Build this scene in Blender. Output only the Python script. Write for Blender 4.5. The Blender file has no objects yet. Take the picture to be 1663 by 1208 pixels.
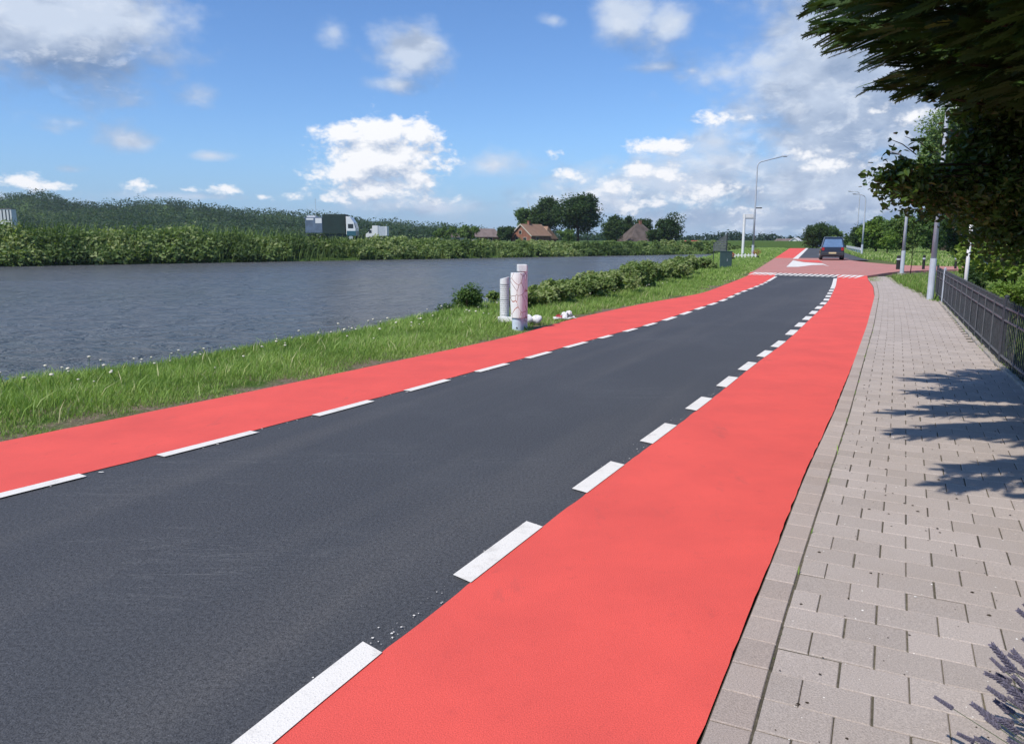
import bpy, math, random
import numpy as np
from mathutils import Vector, Matrix
R = math.radians
sc = bpy.context.scene
col = sc.collection
rng = np.random.default_rng(7)
random.seed(7)

# ------------------------------------------------------------------ camera
CAM_H = 1.6
FPX = 1235.0            # focal length in pixels of a 1663 px wide picture
PITCH = math.atan(215 / FPX)
cd = bpy.data.cameras.new('camera')
cam = bpy.data.objects.new('camera', cd)
col.objects.link(cam)
cam.location = (0, 0, CAM_H)
cam.rotation_euler = (R(90) - PITCH, 0, 0)
cd.sensor_fit = 'HORIZONTAL'
cd.sensor_width = 36
cd.lens = 36 * FPX / 1663
cd.clip_start = 0.05
cd.clip_end = 6000
sc.camera = cam

# ------------------------------------------------------------------ light
SUN_EL = 52.0
SUN_DIR = Vector((-0.58, -0.52, 1.0)).normalized()      # towards the sun
SUN_EL = math.asin(SUN_DIR.z)
SUN_AZ = math.atan2(SUN_DIR.x, SUN_DIR.y) % (2 * math.pi)
sd = bpy.data.lights.new('sun', 'SUN')
sun = bpy.data.objects.new('sun', sd)
col.objects.link(sun)
sd.energy = 4.2
sd.angle = R(0.53)
sd.color = (1.0, 0.935, 0.85)
sun.rotation_euler = SUN_DIR.to_track_quat('Z', 'Y').to_euler()
sun.location = (-20, -20, 40)

sc.view_settings.view_transform = 'Standard'
sc.view_settings.look = 'None'
sc.view_settings.exposure = 0.08
sc.view_settings.gamma = 1.0
sc.view_settings.use_curve_mapping = False
sc.render.engine = 'CYCLES'
sc.cycles.max_bounces = 6
sc.cycles.transparent_max_bounces = 8
sc.cycles.volume_bounces = 0


def ray(px, py):
    a = (px - 831.5) / FPX
    b = -(py - 604) / FPX
    return (a, math.cos(PITCH) + b * math.sin(PITCH), -math.sin(PITCH) + b * math.cos(PITCH))


def up(px, py, z=0.0):
    d = ray(px, py)
    t = (z - CAM_H) / d[2]
    return (d[0] * t, d[1] * t)


def at(px, py, Y):
    d = ray(px, py)
    t = Y / d[1]
    return (d[0] * t, Y, CAM_H + d[2] * t)


# ------------------------------------------------------------------ node helper
class NT:
    def __init__(s, nt):
        s.nt = nt
        s.N = nt.nodes
        s.L = nt.links

    def new(s, t, **kw):
        n = s.N.new(t)
        for k, v in kw.items():
            setattr(n, k, v)
        return n

    def put(s, sock, v):
        if isinstance(v, bpy.types.NodeSocket):
            s.L.new(v, sock)
        elif v is not None:
            sock.default_value = v

    def math(s, op, a, b=None, c=None, clamp=False):
        n = s.new('ShaderNodeMath', operation=op)
        n.use_clamp = clamp
        s.put(n.inputs[0], a)
        s.put(n.inputs[1], b)
        if c is not None:
            s.put(n.inputs[2], c)
        return n.outputs[0]

    def vec(s, op, a, b=None):
        n = s.new('ShaderNodeVectorMath', operation=op)
        s.put(n.inputs[0], a)
        s.put(n.inputs[1], b)
        return n.outputs['Value'] if op in ('LENGTH', 'DOT_PRODUCT') else n.outputs[0]

    def mix(s, f, a, b, mode='MIX'):
        n = s.new('ShaderNodeMix', data_type='RGBA', blend_type=mode)
        s.put(n.inputs[0], f)
        s.put(n.inputs[6], a)
        s.put(n.inputs[7], b)
        return n.outputs[2]

    def noise(s, v, scale, detail=4, rough=.55, dist=0, dims='3D'):
        n = s.new('ShaderNodeTexNoise', noise_dimensions=dims)
        s.put(n.inputs['Vector'], v)
        n.inputs['Scale'].default_value = scale
        n.inputs['Detail'].default_value = detail
        n.inputs['Roughness'].default_value = rough
        n.inputs['Distortion'].default_value = dist
        return n.outputs['Fac']

    def rng(s, v, a, b, c=0.0, d=1.0, smooth=False):
        n = s.new('ShaderNodeMapRange')
        if smooth:
            n.interpolation_type = 'SMOOTHSTEP'
        s.put(n.inputs[0], v)
        for i, x in enumerate((a, b, c, d)):
            s.put(n.inputs[i + 1], x)
        return n.outputs[0]

    def mapping(s, v, scale=(1, 1, 1), rot=(0, 0, 0), loc=(0, 0, 0)):
        n = s.new('ShaderNodeMapping')
        s.put(n.inputs[0], v)
        n.inputs['Scale'].default_value = scale
        n.inputs['Rotation'].default_value = rot
        n.inputs['Location'].default_value = loc
        return n.outputs[0]


def C4(c):
    return (c[0], c[1], c[2], 1.0)


def S(r, g, b):          # sRGB 0..255 to linear
    return tuple(((v / 255) / 12.92 if v / 255 <= .04045 else ((v / 255 + .055) / 1.055) ** 2.4) for v in (r, g, b))


# ------------------------------------------------------------------ world: sky and clouds
world = bpy.data.worlds.new('World')
sc.world = world
world.use_nodes = True
w = NT(world.node_tree)
w.N.clear()
SKY_STR = 0.10
out = w.new('ShaderNodeOutputWorld')
bg = w.new('ShaderNodeBackground')
bg.inputs['Strength'].default_value = SKY_STR
w.L.new(bg.outputs[0], out.inputs[0])
sky = w.new('ShaderNodeTexSky', sky_type='NISHITA')
sky.sun_disc = False
sky.sun_elevation = SUN_EL
sky.sun_rotation = SUN_AZ
sky.air_density = 1.0
sky.dust_density = 0.3
sky.ozone_density = 2.5


def uvpx(px, py):
    d = ray(px, py)
    return (math.atan2(d[0], d[1]), math.atan2(d[2], math.hypot(d[0], d[1])))


# cloud cells: direction given as (azimuth, elevation); the tables hold the picture position of each cell
HARD = [  # px, py, rx, ry, amp
    (618, 222, 42, 32, 1.35), (552, 216, 44, 20, 1.05), (682, 220, 38, 26, 1.15), (622, 258, 76, 34, 1.4), (565, 280, 70, 24, 1.1),
    (680, 292, 50, 26, .9), (600, 308, 110, 26, .95), (1080, 237, 52, 15, 1.0), (1180, 190, 70, 22, .5), (1060, 280, 110, 30, .62),
    (985, 305, 110, 36, .55), (1130, 315, 130, 36, .52), (898, 250, 30, 14, .45), (930, 285, 60, 22, .45), (1370, 270, 90, 26, .5), (1490, 185, 90, 34, .5),
    (28, 294, 34, 18, .75), (85, 303, 56, 11, .62), (222, 298, 40, 17, .68), (372, 309, 36, 14, .7), (300, 308, 40, 8, .35), (425, 320, 18, 7, .4),
    (1030, 335, 150, 28, .5), (1230, 340, 130, 24, .45), (1290, 250, 110, 26, .3), (-120, 290, 60, 30, .8), (1800, 160, 180, 60, .5), (470, 318, 60, 12, .45), (740, 322, 60, 14, .4),
]
SOFT = [
    (60, 30, 160, 78, 1.45), (185, 50, 45, 50, .8), (205, 228, 58, 27, 1.0), (675, 84, 66, 42, 1.15), (650, 138, 90, 22, .65),
    (1010, 25, 56, 40, 1.2), (1085, 42, 52, 32, 1.05), (900, 34, 36, 20, .7), (1070, 110, 90, 20, .5), (1125, 115, 34, 16, .6),
    (205, 115, 50, 40, .7), (120, 122, 120, 20, .5), (315, 158, 62, 36, .65), (115, 200, 60, 26, .55), (535, 55, 50, 42, .5),
    (340, 253, 56, 14, .6), (110, 275, 38, 12, .5), (800, 268, 80, 34, .8), (500, 275, 90, 24, .4),
    (1345, 50, 90, 130, 1.35), (1450, 110, 190, 110, 1.6), (1560, 40, 260, 160, 1.5), (1350, 225, 200, 70, 1.15), (1160, 232, 120, 36, .7),
    (1100, 300, 240, 64, 1.1), (1400, 300, 300, 84, 1.25), (950, 330, 180, 50, .9), (700, 335, 260, 28, .7), (1250, 355, 420, 44, 1.0),
    (620, 300, 150, 54, .6), (330, 320, 420, 16, .45), (1700, 200, 300, 240, 1.4), (-160, 40, 200, 90, 1.0), (-200, 320, 300, 20, .8),
]


def cloud_group(name, cells, nscale, namp, detail):
    g = bpy.data.node_groups.new(name, 'ShaderNodeTree')
    g.interface.new_socket('P', in_out='INPUT', socket_type='NodeSocketVector')
    g.interface.new_socket('D', in_out='OUTPUT', socket_type='NodeSocketFloat')
    t = NT(g)
    gi = t.new('NodeGroupInput')
    go = t.new('NodeGroupOutput')
    P = gi.outputs[0]
    cur = None
    for (px, py, rx, ry, amp) in cells:
        u, v = uvpx(px, py)
        d = t.vec('SUBTRACT', P, (u, v, 0))
        d = t.vec('MULTIPLY', d, (FPX / rx, FPX / ry, 0))
        l = t.vec('LENGTH', d)
        a = t.math('SUBTRACT', amp, l)
        cur = a if cur is None else t.math('SMOOTH_MAX', cur, a, .25)
    n = t.noise(t.mapping(P, (1, 1.6, 1)), nscale, detail, .58, .15)
    n2 = t.noise(t.mapping(P, (1, 1.5, 1), loc=(3, 1, 2)), nscale * 2.7, 3, .5)
    nn = t.math('ADD', t.math('MULTIPLY', t.math('SUBTRACT', n, .5), namp), t.math('MULTIPLY', t.math('ABSOLUTE', t.math('SUBTRACT', n2, .5)), namp * .55))
    t.L.new(t.math('ADD', cur, nn), go.inputs[0])
    return g


gh = cloud_group('cumulus_density', HARD, 23, 2.7, 9)
gs = cloud_group('soft_cloud_density', SOFT, 9, 1.9, 8)
tc = w.new('ShaderNodeTexCoord')
sep = w.new('ShaderNodeSeparateXYZ')
w.L.new(tc.outputs['Generated'], sep.inputs[0])
az = w.math('ARCTAN2', sep.outputs[0], sep.outputs[1])
hl = w.math('SQRT', w.math('ADD', w.math('MULTIPLY', sep.outputs[0], sep.outputs[0]), w.math('MULTIPLY', sep.outputs[1], sep.outputs[1])))
el = w.math('ARCTAN2', sep.outputs[2], hl)
cmb = w.new('ShaderNodeCombineXYZ')
w.L.new(az, cmb.inputs[0])
w.L.new(el, cmb.inputs[1])
P = cmb.outputs[0]


def dens(g, off):
    n = w.new('ShaderNodeGroup')
    n.node_tree = g
    w.put(n.inputs[0], P if off is None else w.vec('ADD', P, off))
    return n.outputs[0]


H0 = dens(gh, None)
H1 = dens(gh, (-.008, .016, 0))
S0 = dens(gs, None)
S1 = dens(gs, (-.012, .04, 0))
k = 10 * 1.0
mh = w.rng(H0, .04, .72, smooth=True)
ms = w.rng(S0, .0, 1.0, 0, .96, smooth=True)
shade_h = w.rng(w.math('SUBTRACT', H0, H1), -.85, .25, 0, 1)
shade_s = w.rng(w.math('SUBTRACT', S0, S1), -.8, .5, 0, 1)
skyc = w.mix(1.0, sky.outputs[0], C4((0.80, 1.07, 1.44)), 'MULTIPLY')
# pale air low over the horizon
hz = w.rng(el, 0.0, .15, .66, 0.0, smooth=True)
hz = w.math('POWER', hz, 1.3)
skyc = w.mix(hz, skyc, C4(tuple(c * k for c in S(128, 163, 212))))
cs = w.mix(shade_s, C4(tuple(c * k for c in S(120, 144, 180))), C4(tuple(c * k for c in S(204, 216, 234))))
nb_ = w.noise(w.mapping(P, (1, 1.9, 1), loc=(7, 2, 0)), 26, 7, .6, .3)
bright = w.math('MULTIPLY', w.rng(nb_, .50, .66, 0, .85, smooth=True), w.rng(el, .02, .24, 1.0, .4))
cs = w.mix(bright, cs, C4(tuple(c * k for c in S(226, 233, 244))))
nd_ = w.noise(w.mapping(P, (1, 2.2, 1), loc=(1, 5, 0)), 11, 6, .55, .2)
cs = w.mix(w.rng(nd_, .48, .70, 0, .5, smooth=True), cs, C4(tuple(c * k for c in S(112, 136, 172))))
c1 = w.mix(ms, skyc, cs)
ch = w.mix(shade_h, C4(tuple(c * k for c in S(166, 185, 212))), C4(tuple(c * k for c in S(250, 251, 254))))
c2 = w.mix(mh, c1, ch)
w.L.new(c2, bg.inputs[0])

# ------------------------------------------------------------------ object helpers


def tag(o, label=None, cat=None, group=None, kind=None):
    if label:
        o['label'] = label
    if cat:
        o['category'] = cat
    if group:
        o['group'] = group
    if kind:
        o['kind'] = kind
    return o


def empty(name, loc=(0, 0, 0), rz=0.0, label=None, cat=None, group=None):
    o = bpy.data.objects.new(name, None)
    o.empty_display_size = .2
    o.location = loc
    o.rotation_euler = (0, 0, rz)
    col.objects.link(o)
    return tag(o, label, cat, group)


def npmesh(name, V, F, mat, parent=None, tint=None, smooth=False):
    """V (n,3); F (m,k) constant k; tint (n,) per vertex"""
    V = np.asarray(V, dtype=np.float32)
    F = np.asarray(F, dtype=np.int32)
    me = bpy.data.meshes.new(name)
    me.vertices.add(len(V))
    me.vertices.foreach_set('co', V.ravel())
    kk = F.shape[1]
    me.loops.add(F.size)
    me.loops.foreach_set('vertex_index', F.ravel())
    me.polygons.add(len(F))
    me.polygons.foreach_set('loop_start', np.arange(0, F.size, kk, dtype=np.int32))
    me.polygons.foreach_set('loop_total', np.full(len(F), kk, dtype=np.int32))
    me.polygons.foreach_set('use_smooth', np.full(len(F), smooth, dtype=bool))
    me.update(calc_edges=True)
    if tint is not None:
        a = me.attributes.new('tint', 'FLOAT', 'POINT')
        a.data.foreach_set('value', np.asarray(tint, dtype=np.float32))
    me.materials.append(mat)
    o = bpy.data.objects.new(name, me)
    col.objects.link(o)
    if parent:
        o.parent = parent
    return o


class MB:
    """collects simple solids into ONE mesh"""
    def __init__(s):
        s.v = []
        s.f = []

    def add(s, vs, fs):
        b = len(s.v)
        s.v += [tuple(p) for p in vs]
        s.f += [tuple(i + b for i in f) for f in fs]
        return s

    def box(s, x0, x1, y0, y1, z0, z1, M=None):
        vs = [(x0, y0, z0), (x1, y0, z0), (x1, y1, z0), (x0, y1, z0), (x0, y0, z1), (x1, y0, z1), (x1, y1, z1), (x0, y1, z1)]
        if M:
            vs = [M @ Vector(p) for p in vs]
        return s.add(vs, [(3, 2, 1, 0), (4, 5, 6, 7), (0, 1, 5, 4), (1, 2, 6, 5), (2, 3, 7, 6), (3, 0, 4, 7)])

    def tube(s, pts, rad, n=8, cap=True):
        pts = [Vector(p) for p in pts]
        if not hasattr(rad, '__len__'):
            rad = [rad] * len(pts)
        b = len(s.v)
        X = None
        for i, p in enumerate(pts):
            d = (pts[min(i + 1, len(pts) - 1)] - pts[max(i - 1, 0)]).normalized()
            if X is None:
                X = d.orthogonal().normalized()
            else:
                X = (X - d * X.dot(d)).normalized()
            Y = d.cross(X)
            for j in range(n):
                a = 2 * math.pi * j / n
                s.v.append(tuple(p + (X * math.cos(a) + Y * math.sin(a)) * rad[i]))
        for i in range(len(pts) - 1):
            for j in range(n):
                a = b + i * n + j
                c = b + i * n + (j + 1) % n
                s.f.append((a, c, c + n, a + n))
        if cap:
            s.f.append(tuple(b + j for j in range(n))[::-1])
            s.f.append(tuple(b + (len(pts) - 1) * n + j for j in range(n)))
        return s

    def lathe(s, prof, n=16, c=(0, 0, 0)):
        b = len(s.v)
        for (r, z) in prof:
            for j in range(n):
                a = 2 * math.pi * j / n
                s.v.append((c[0] + r * math.cos(a), c[1] + r * math.sin(a), c[2] + z))
        for i in range(len(prof) - 1):
            for j in range(n):
                a = b + i * n + j
                d = b + i * n + (j + 1) % n
                s.f.append((a, d, d + n, a + n))
        s.f.append(tuple(b + j for j in range(n))[::-1])
        s.f.append(tuple(b + (len(prof) - 1) * n + j for j in range(n)))
        return s

    def prism(s, poly, d, M=None):
        """poly in the local xz plane (ccw seen from -y), extruded along +y by d"""
        n = len(poly)
        vs = [(x, 0, z) for x, z in poly] + [(x, d, z) for x, z in poly]
        if M:
            vs = [M @ Vector(p) for p in vs]
        fs = [tuple(range(n)), tuple(range(2 * n - 1, n - 1, -1))]
        for i in range(n):
            j = (i + 1) % n
            fs.append((j, i, i + n, j + n))
        return s.add(vs, fs)

    def build(s, name, mat, parent=None, smooth=False, bevel=0, loc=None):
        me = bpy.data.meshes.new(name)
        me.from_pydata(s.v, [], s.f)
        me.materials.append(mat)
        if smooth:
            me.polygons.foreach_set('use_smooth', np.ones(len(me.polygons), dtype=bool))
        me.update()
        o = bpy.data.objects.new(name, me)
        col.objects.link(o)
        if parent:
            o.parent = parent
        if loc:
            o.location = loc
        if bevel:
            m = o.modifiers.new('bevel', 'BEVEL')
            m.width = bevel
            m.segments = 2
            m.limit_method = 'ANGLE'
        if smooth and not bevel:
            try:
                me.shade_smooth_by_angle = None
            except Exception:
                pass
        return o


def children(o):
    return [c for c in bpy.data.objects if c.parent == o]


def copy_tree(o, parent=None):
    c = o.copy()
    col.objects.link(c)
    if parent:
        c.parent = parent
    for ch in children(o):
        copy_tree(ch, c)
    return c


# ------------------------------------------------------------------ materials
def newmat(name):
    m = bpy.data.materials.new(name)
    m.use_nodes = True
    t = NT(m.node_tree)
    t.N.clear()
    o = t.new('ShaderNodeOutputMaterial')
    return m, t, o


def pbsdf(t, o, color, rough=.8, spec=.3, metal=0.0, bump=None, bdist=.01, bstr=1.0):
    b = t.new('ShaderNodeBsdfPrincipled')
    t.put(b.inputs['Base Color'], color if isinstance(color, bpy.types.NodeSocket) else C4(color))
    t.put(b.inputs['Roughness'], rough)
    t.put(b.inputs['Specular IOR Level'], spec)
    b.inputs['Metallic'].default_value = metal
    if bump is not None:
        bn = t.new('ShaderNodeBump')
        bn.inputs['Distance'].default_value = bdist
        bn.inputs['Strength'].default_value = bstr
        t.put(bn.inputs['Height'], bump)
        t.L.new(bn.outputs[0], b.inputs['Normal'])
    t.L.new(b.outputs[0], o.inputs[0])
    return b


def objco(t):
    return t.new('ShaderNodeTexCoord').outputs['Object']


def plain(name, c, rough=.6, spec=.4, metal=0.0, var=.12, scale=3.0, c2=None, bump=0.0):
    """painted or weathered surface: base colour with grime noise"""
    m, t, o = newmat(name)
    co = objco(t)
    n = t.noise(co, scale, 6, .65)
    c2 = c2 or tuple(x * (1 - var * 2.2) for x in c)
    colr = t.mix(t.rng(n, .35, .72), C4(c), C4(c2))
    r = t.rng(n, .3, .7, rough * .85, min(1, rough * 1.2))
    pbsdf(t, o, colr, r, spec, metal, bump=(t.noise(co, scale * 9, 4, .6) if bump else None), bdist=bump or .01)
    return m


def leafmat(name, a, b, c=None, rough=.55, trans=.35, spec=.25):
    """leaf colours a..b (..c) by each leaf's own random tint, with some light passing through"""
    m, t, o = newmat(name)
    at_ = t.new('ShaderNodeAttribute')
    at_.attribute_name = 'tint'
    f = at_.outputs['Fac']
    r = t.new('ShaderNodeValToRGB')
    r.color_ramp.elements[0].position = 0
    r.color_ramp.elements[0].color = C4(a)
    r.color_ramp.elements[1].position = .75 if c else 1
    r.color_ramp.elements[1].color = C4(b)
    if c:
        e = r.color_ramp.elements.new(1.0)
        e.color = C4(c)
    t.L.new(f, r.inputs[0])
    cc = r.outputs[0]
    p = t.new('ShaderNodeBsdfPrincipled')
    t.L.new(cc, p.inputs['Base Color'])
    p.inputs['Roughness'].default_value = rough
    p.inputs['Specular IOR Level'].default_value = spec
    tr = t.new('ShaderNodeBsdfTranslucent')
    tcx = t.mix(1.0, cc, C4((1.25, 1.35, .6)), 'MULTIPLY')
    t.L.new(tcx, tr.inputs[0])
    ms_ = t.new('ShaderNodeMixShader')
    ms_.inputs[0].default_value = trans
    t.L.new(p.outputs[0], ms_.inputs[1])
    t.L.new(tr.outputs[0], ms_.inputs[2])
    t.L.new(ms_.outputs[0], o.inputs[0])
    return m


def speckle(name, c, lo, hi, big=None, rough=.85, bump=.004, fine=260, spec=.25):
    """aggregate surface: fine grain plus broad tonal drift"""
    m, t, o = newmat(name)
    co = objco(t)
    n1 = t.noise(co, fine, 3, .6)
    n2 = t.noise(co, fine * .28, 3, .6)
    n3 = t.noise(t.mapping(co, (1, .25, 1), (0, 0, R(-28))), .9, 5, .6)
    f = t.math('ADD', t.math('MULTIPLY', n1, .65), t.math('MULTIPLY', n2, .35))
    g = t.rng(f, .3, .7, lo, hi)
    g2 = t.rng(n3, .3, .7, *(big or (.93, 1.07)))
    colr = t.mix(1.0, C4(c), t.math('MULTIPLY', g, g2), 'MULTIPLY')
    pbsdf(t, o, colr, rough, spec, bump=f, bdist=bump)
    return m


M = {}
M['asphalt'] = None


def make_asphalt():
    m, t, o = newmat('asphalt')
    co = objco(t)
    n1 = t.noise(co, 150, 3, .65)
    n2 = t.noise(co, 55, 3, .6)
    f = t.math('ADD', t.math('MULTIPLY', n1, .6), t.math('MULTIPLY', n2, .4))
    g = t.rng(f, .36, .64, .35, 1.75)
    # worn lighter streaks along the road and grey dust patches
    rot = t.mapping(co, (1, 1, 1), (0, 0, R(27)))
    st = t.noise(t.mapping(rot, (1.1, .07, 1)), 1.0, 5, .6)
    st = t.rng(st, .5, .72, 0, 1)
    pt = t.rng(t.noise(co, .35, 5, .6), .45, .7, 0, 1)
    base = t.mix(t.math('MULTIPLY', st, .30), C4((.060, .062, .066)), C4((.145, .135, .122)))
    base = t.mix(t.math('MULTIPLY', pt, .35), base, C4((.088, .091, .095)))
    # sparse pale chips
    vo = t.new('ShaderNodeTexVoronoi')
    vo.inputs['Scale'].default_value = 60
    t.L.new(co, vo.inputs['Vector'])
    chip = t.math('LESS_THAN', vo.outputs['Distance'], .12)
    wn = t.new('ShaderNodeTexWhiteNoise')
    t.L.new(vo.outputs['Position'], wn.inputs['Vector'])
    chip = t.math('MULTIPLY', chip, t.math('GREATER_THAN', wn.outputs['Value'], .93))
    c = t.mix(1.0, base, g, 'MULTIPLY')
    c = t.mix(t.math('MULTIPLY', chip, .7), c, C4((.3, .3, .29)))
    # hairline scratches and a few dull stains
    sw = t.noise(t.mapping(co, (.25, 3.2, 1), (0, 0, R(62))), 1.6, 7, .7, 1.2)
    sl = t.math('MULTIPLY', t.math('LESS_THAN', t.math('ABSOLUTE', t.math('SUBTRACT', sw, .52)), .0035), t.rng(t.noise(co, .7, 3, .5), .5, .6))
    c = t.mix(t.math('MULTIPLY', sl, .35), c, C4((.26, .26, .25)))
    stn = t.rng(t.noise(co, 2.3, 6, .7), .60, .72)
    c = t.mix(t.math('MULTIPLY', stn, .35), c, C4((.032, .034, .038)))
    pbsdf(t, o, c, .70, .38, bump=f, bdist=.009)
    return m


M['asphalt'] = make_asphalt()


def make_red():
    m, t, o = newmat('red_coating')
    co = objco(t)
    n1 = t.noise(co, 190, 3, .6)
    n2 = t.noise(co, 1.3, 6, .62)
    n3 = t.noise(co, 9, 5, .65)
    g = t.rng(n1, .35, .65, .84, 1.12)
    c = t.mix(t.rng(n2, .35, .7), C4((.82, .112, .086)), C4((.70, .096, .076)))
    c = t.mix(t.math('MULTIPLY', t.rng(n3, .60, .74), .4), c, C4((.55, .080, .068)))
    n4 = t.noise(t.mapping(co, (1, .3, 1), (0, 0, R(-26))), 3.5, 7, .7)
    c = t.mix(t.math('MULTIPLY', t.rng(n4, .60, .70), .45), c, C4((.50, .095, .080)))
    c = t.mix(1.0, c, g, 'MULTIPLY')
    pbsdf(t, o, c, .75, .25, bump=n1, bdist=.003)
    return m


M['red'] = make_red()


def make_paint():
    m, t, o = newmat('road_paint')
    co = objco(t)
    n = t.noise(co, 6, 6, .7)
    n2 = t.noise(co, 120, 3, .6)
    c = t.mix(t.rng(n, .52, .75), C4((.80, .765, .69)), C4((.56, .53, .475)))
    c = t.mix(t.math('MULTIPLY', t.rng(n2, .56, .68), .6), c, C4((.45, .45, .43)))
    pbsdf(t, o, c, .6, .35, bump=n2, bdist=.002)
    return m


M['paint'] = make_paint()


def make_brick(name, a, b, cc, fine=170):
    m, t, o = newmat(name)
    co = objco(t)
    at_ = t.new('ShaderNodeAttribute')
    at_.attribute_name = 'tint'
    f = at_.outputs['Fac']
    n1 = t.noise(co, fine, 3, .65)
    n2 = t.noise(co, 1.4, 5, .6)
    c = t.mix(f, C4(a), C4(b))
    c = t.mix(t.rng(n2, .45, .75, 0, .6), c, C4(cc))
    c = t.mix(1.0, c, t.rng(n1, .3, .7, .72, 1.25), 'MULTIPLY')
    pbsdf(t, o, c, .88, .2, bump=n1, bdist=.004)
    return m


M['paver'] = make_brick('paver', (.405, .350, .305), (.485, .420, .368), (.40, .335, .28))
M['kerbstone'] = make_brick('kerbstone', (.38, .315, .27), (.48, .405, .35), (.44, .35, .285))
M['joint'] = speckle('joint_sand', (.085, .075, .052), .5, 1.7, (.5, 1.6), fine=90)


def make_ground():
    m, t, o = newmat('ground_soil_and_turf')
    co = objco(t)
    n1 = t.noise(co, 1.1, 6, .65)
    n2 = t.noise(co, 25, 4, .7)
    g = t.mix(t.rng(n2, .3, .7), C4((.045, .085, .018)), C4((.10, .16, .035)))
    s = t.mix(t.rng(n2, .35, .65), C4((.10, .075, .05)), C4((.30, .24, .17)))
    far_ = t.rng(t.vec('LENGTH', co), 35, 75, 1, 0)
    c = t.mix(t.math('MULTIPLY', t.rng(n1, .38, .52), far_), g, s)
    pbsdf(t, o, c, .95, .1, bump=n2, bdist=.03)
    return m


M['ground'] = make_ground()


def make_water():
    m, t, o = newmat('canal_water')
    co = objco(t)
    # wavelets across the canal, driven by a breeze
    a = t.noise(t.mapping(co, (.6, 1.0, 1), (0, 0, R(-12))), 1.25, 5, .62, .8)
    b = t.noise(t.mapping(co, (.8, 1.6, 1), (0, 0, R(10))), 4.5, 4, .6, .4)
    h = t.math('ADD', t.math('MULTIPLY', a, .8), t.math('MULTIPLY', b, .16))
    wp = t.noise(t.mapping(co, (.35, 1, 1), (0, 0, R(38))), .12, 4, .55)
    p = pbsdf(t, o, (.185, .192, .200), t.rng(wp, .40, .62, .20, .28), .5, bump=h, bdist=3.4, bstr=1.0)
    p.inputs['IOR'].default_value = 1.33
    return m


M['water'] = make_water()
M['grass'] = leafmat('grass_blades', (.080, .165, .022), (.35, .50, .125), (.60, .53, .33), .5, .3)
M['lawn'] = leafmat('lawn_blades', (.10, .19, .03), (.24, .36, .08), (.45, .40, .2), .5, .3)
M['leaf_dark'] = leafmat('leaves_dark', (.020, .048, .013), (.060, .110, .028), (.10, .15, .04))
M['leaf_mid'] = leafmat('leaves_mid', (.045, .095, .020), (.14, .225, .055), (.24, .30, .10))
M['leaf_light'] = leafmat('leaves_light', (.070, .140, .020), (.20, .30, .05), (.30, .36, .09))
M['leaf_reed'] = leafmat('bank_leaves', (.045, .085, .022), (.20, .28, .085), (.31, .36, .15))
M['leaf_near'] = leafmat('near_leaves', (.030, .062, .014), (.12, .20, .04), (.24, .30, .09), .32, .38, .5)
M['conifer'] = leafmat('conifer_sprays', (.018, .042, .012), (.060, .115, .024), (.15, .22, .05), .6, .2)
M['hill_leaf'] = leafmat('hill_wood_leaves', (.022, .052, .022), (.050, .095, .034), (.085, .125, .045))
M['far_leaf'] = leafmat('far_wood_leaves', (.020, .045, .028), (.040, .075, .040))
M['bark'] = plain('bark', (.075, .058, .042), .95, .1, 0, .3, 6, bump=.02)
M['steel'] = plain('galvanised_steel', (.50, .545, .59), .55, .4, .0, .10, 4)
M['white'] = plain('white_paint', (.82, .82, .80), .5, .4, 0, .10, 5, (.68, .68, .64))
M['fence'] = plain('fence_paint', (.060, .066, .076), .45, .4, 0, .2, 12)
M['cab_green'] = plain('cabinet_green', (.045, .085, .082), .55, .35, 0, .15, 4)
M['concrete'] = plain('concrete', (.42, .38, .34), .9, .2, 0, .2, 5, (.28, .25, .2), .01)
M['black'] = plain('black_rubber', (.018, .018, .02), .7, .3, 0, .1, 10)
M['dark_paint'] = plain('dark_paint', (.03, .035, .04), .4, .5, 0, .1, 10)

# ------------------------------------------------------------------ the plan of the road: x = f(y)
L_ = {
    'LL': [(0, 718), (160, 686), (400, 638), (600, 596), (839, 545), (925, 519), (1040, 494), (1140, 477), (1200, 454), (1226, 443), (1241, 433), (1257, 422), (1283, 404)],
    'LR': [(0, 801), (130, 771), (250, 742), (400, 703), (590, 653), (720, 617), (818, 591), (888, 572), (945, 556), (990, 545), (1027, 534), (1060, 526), (1144, 497), (1170, 489), (1200, 475), (1220, 468), (1240, 460), (1264, 446), (1288, 422), (1309, 404)],
    'RL': [(440, 1208), (612, 1062), (765, 948), (878, 857), (952, 802), (1012, 756), (1060, 722), (1098, 692), (1157, 648), (1198, 614), (1228, 590), (1255, 571), (1277, 555), (1345, 490), (1357, 465), (1360, 448)],
    'RR': [(1128, 1208), (1200, 1035), (1260, 890), (1300, 780), (1349, 680), (1374, 617), (1406, 543), (1421, 492), (1418, 466), (1404, 447)],
    'KR': [(1218, 1208), (1249, 1090), (1306, 900), (1378, 680), (1405, 580), (1419, 530), (1428, 480), (1424, 460), (1416, 448)],
}


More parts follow.
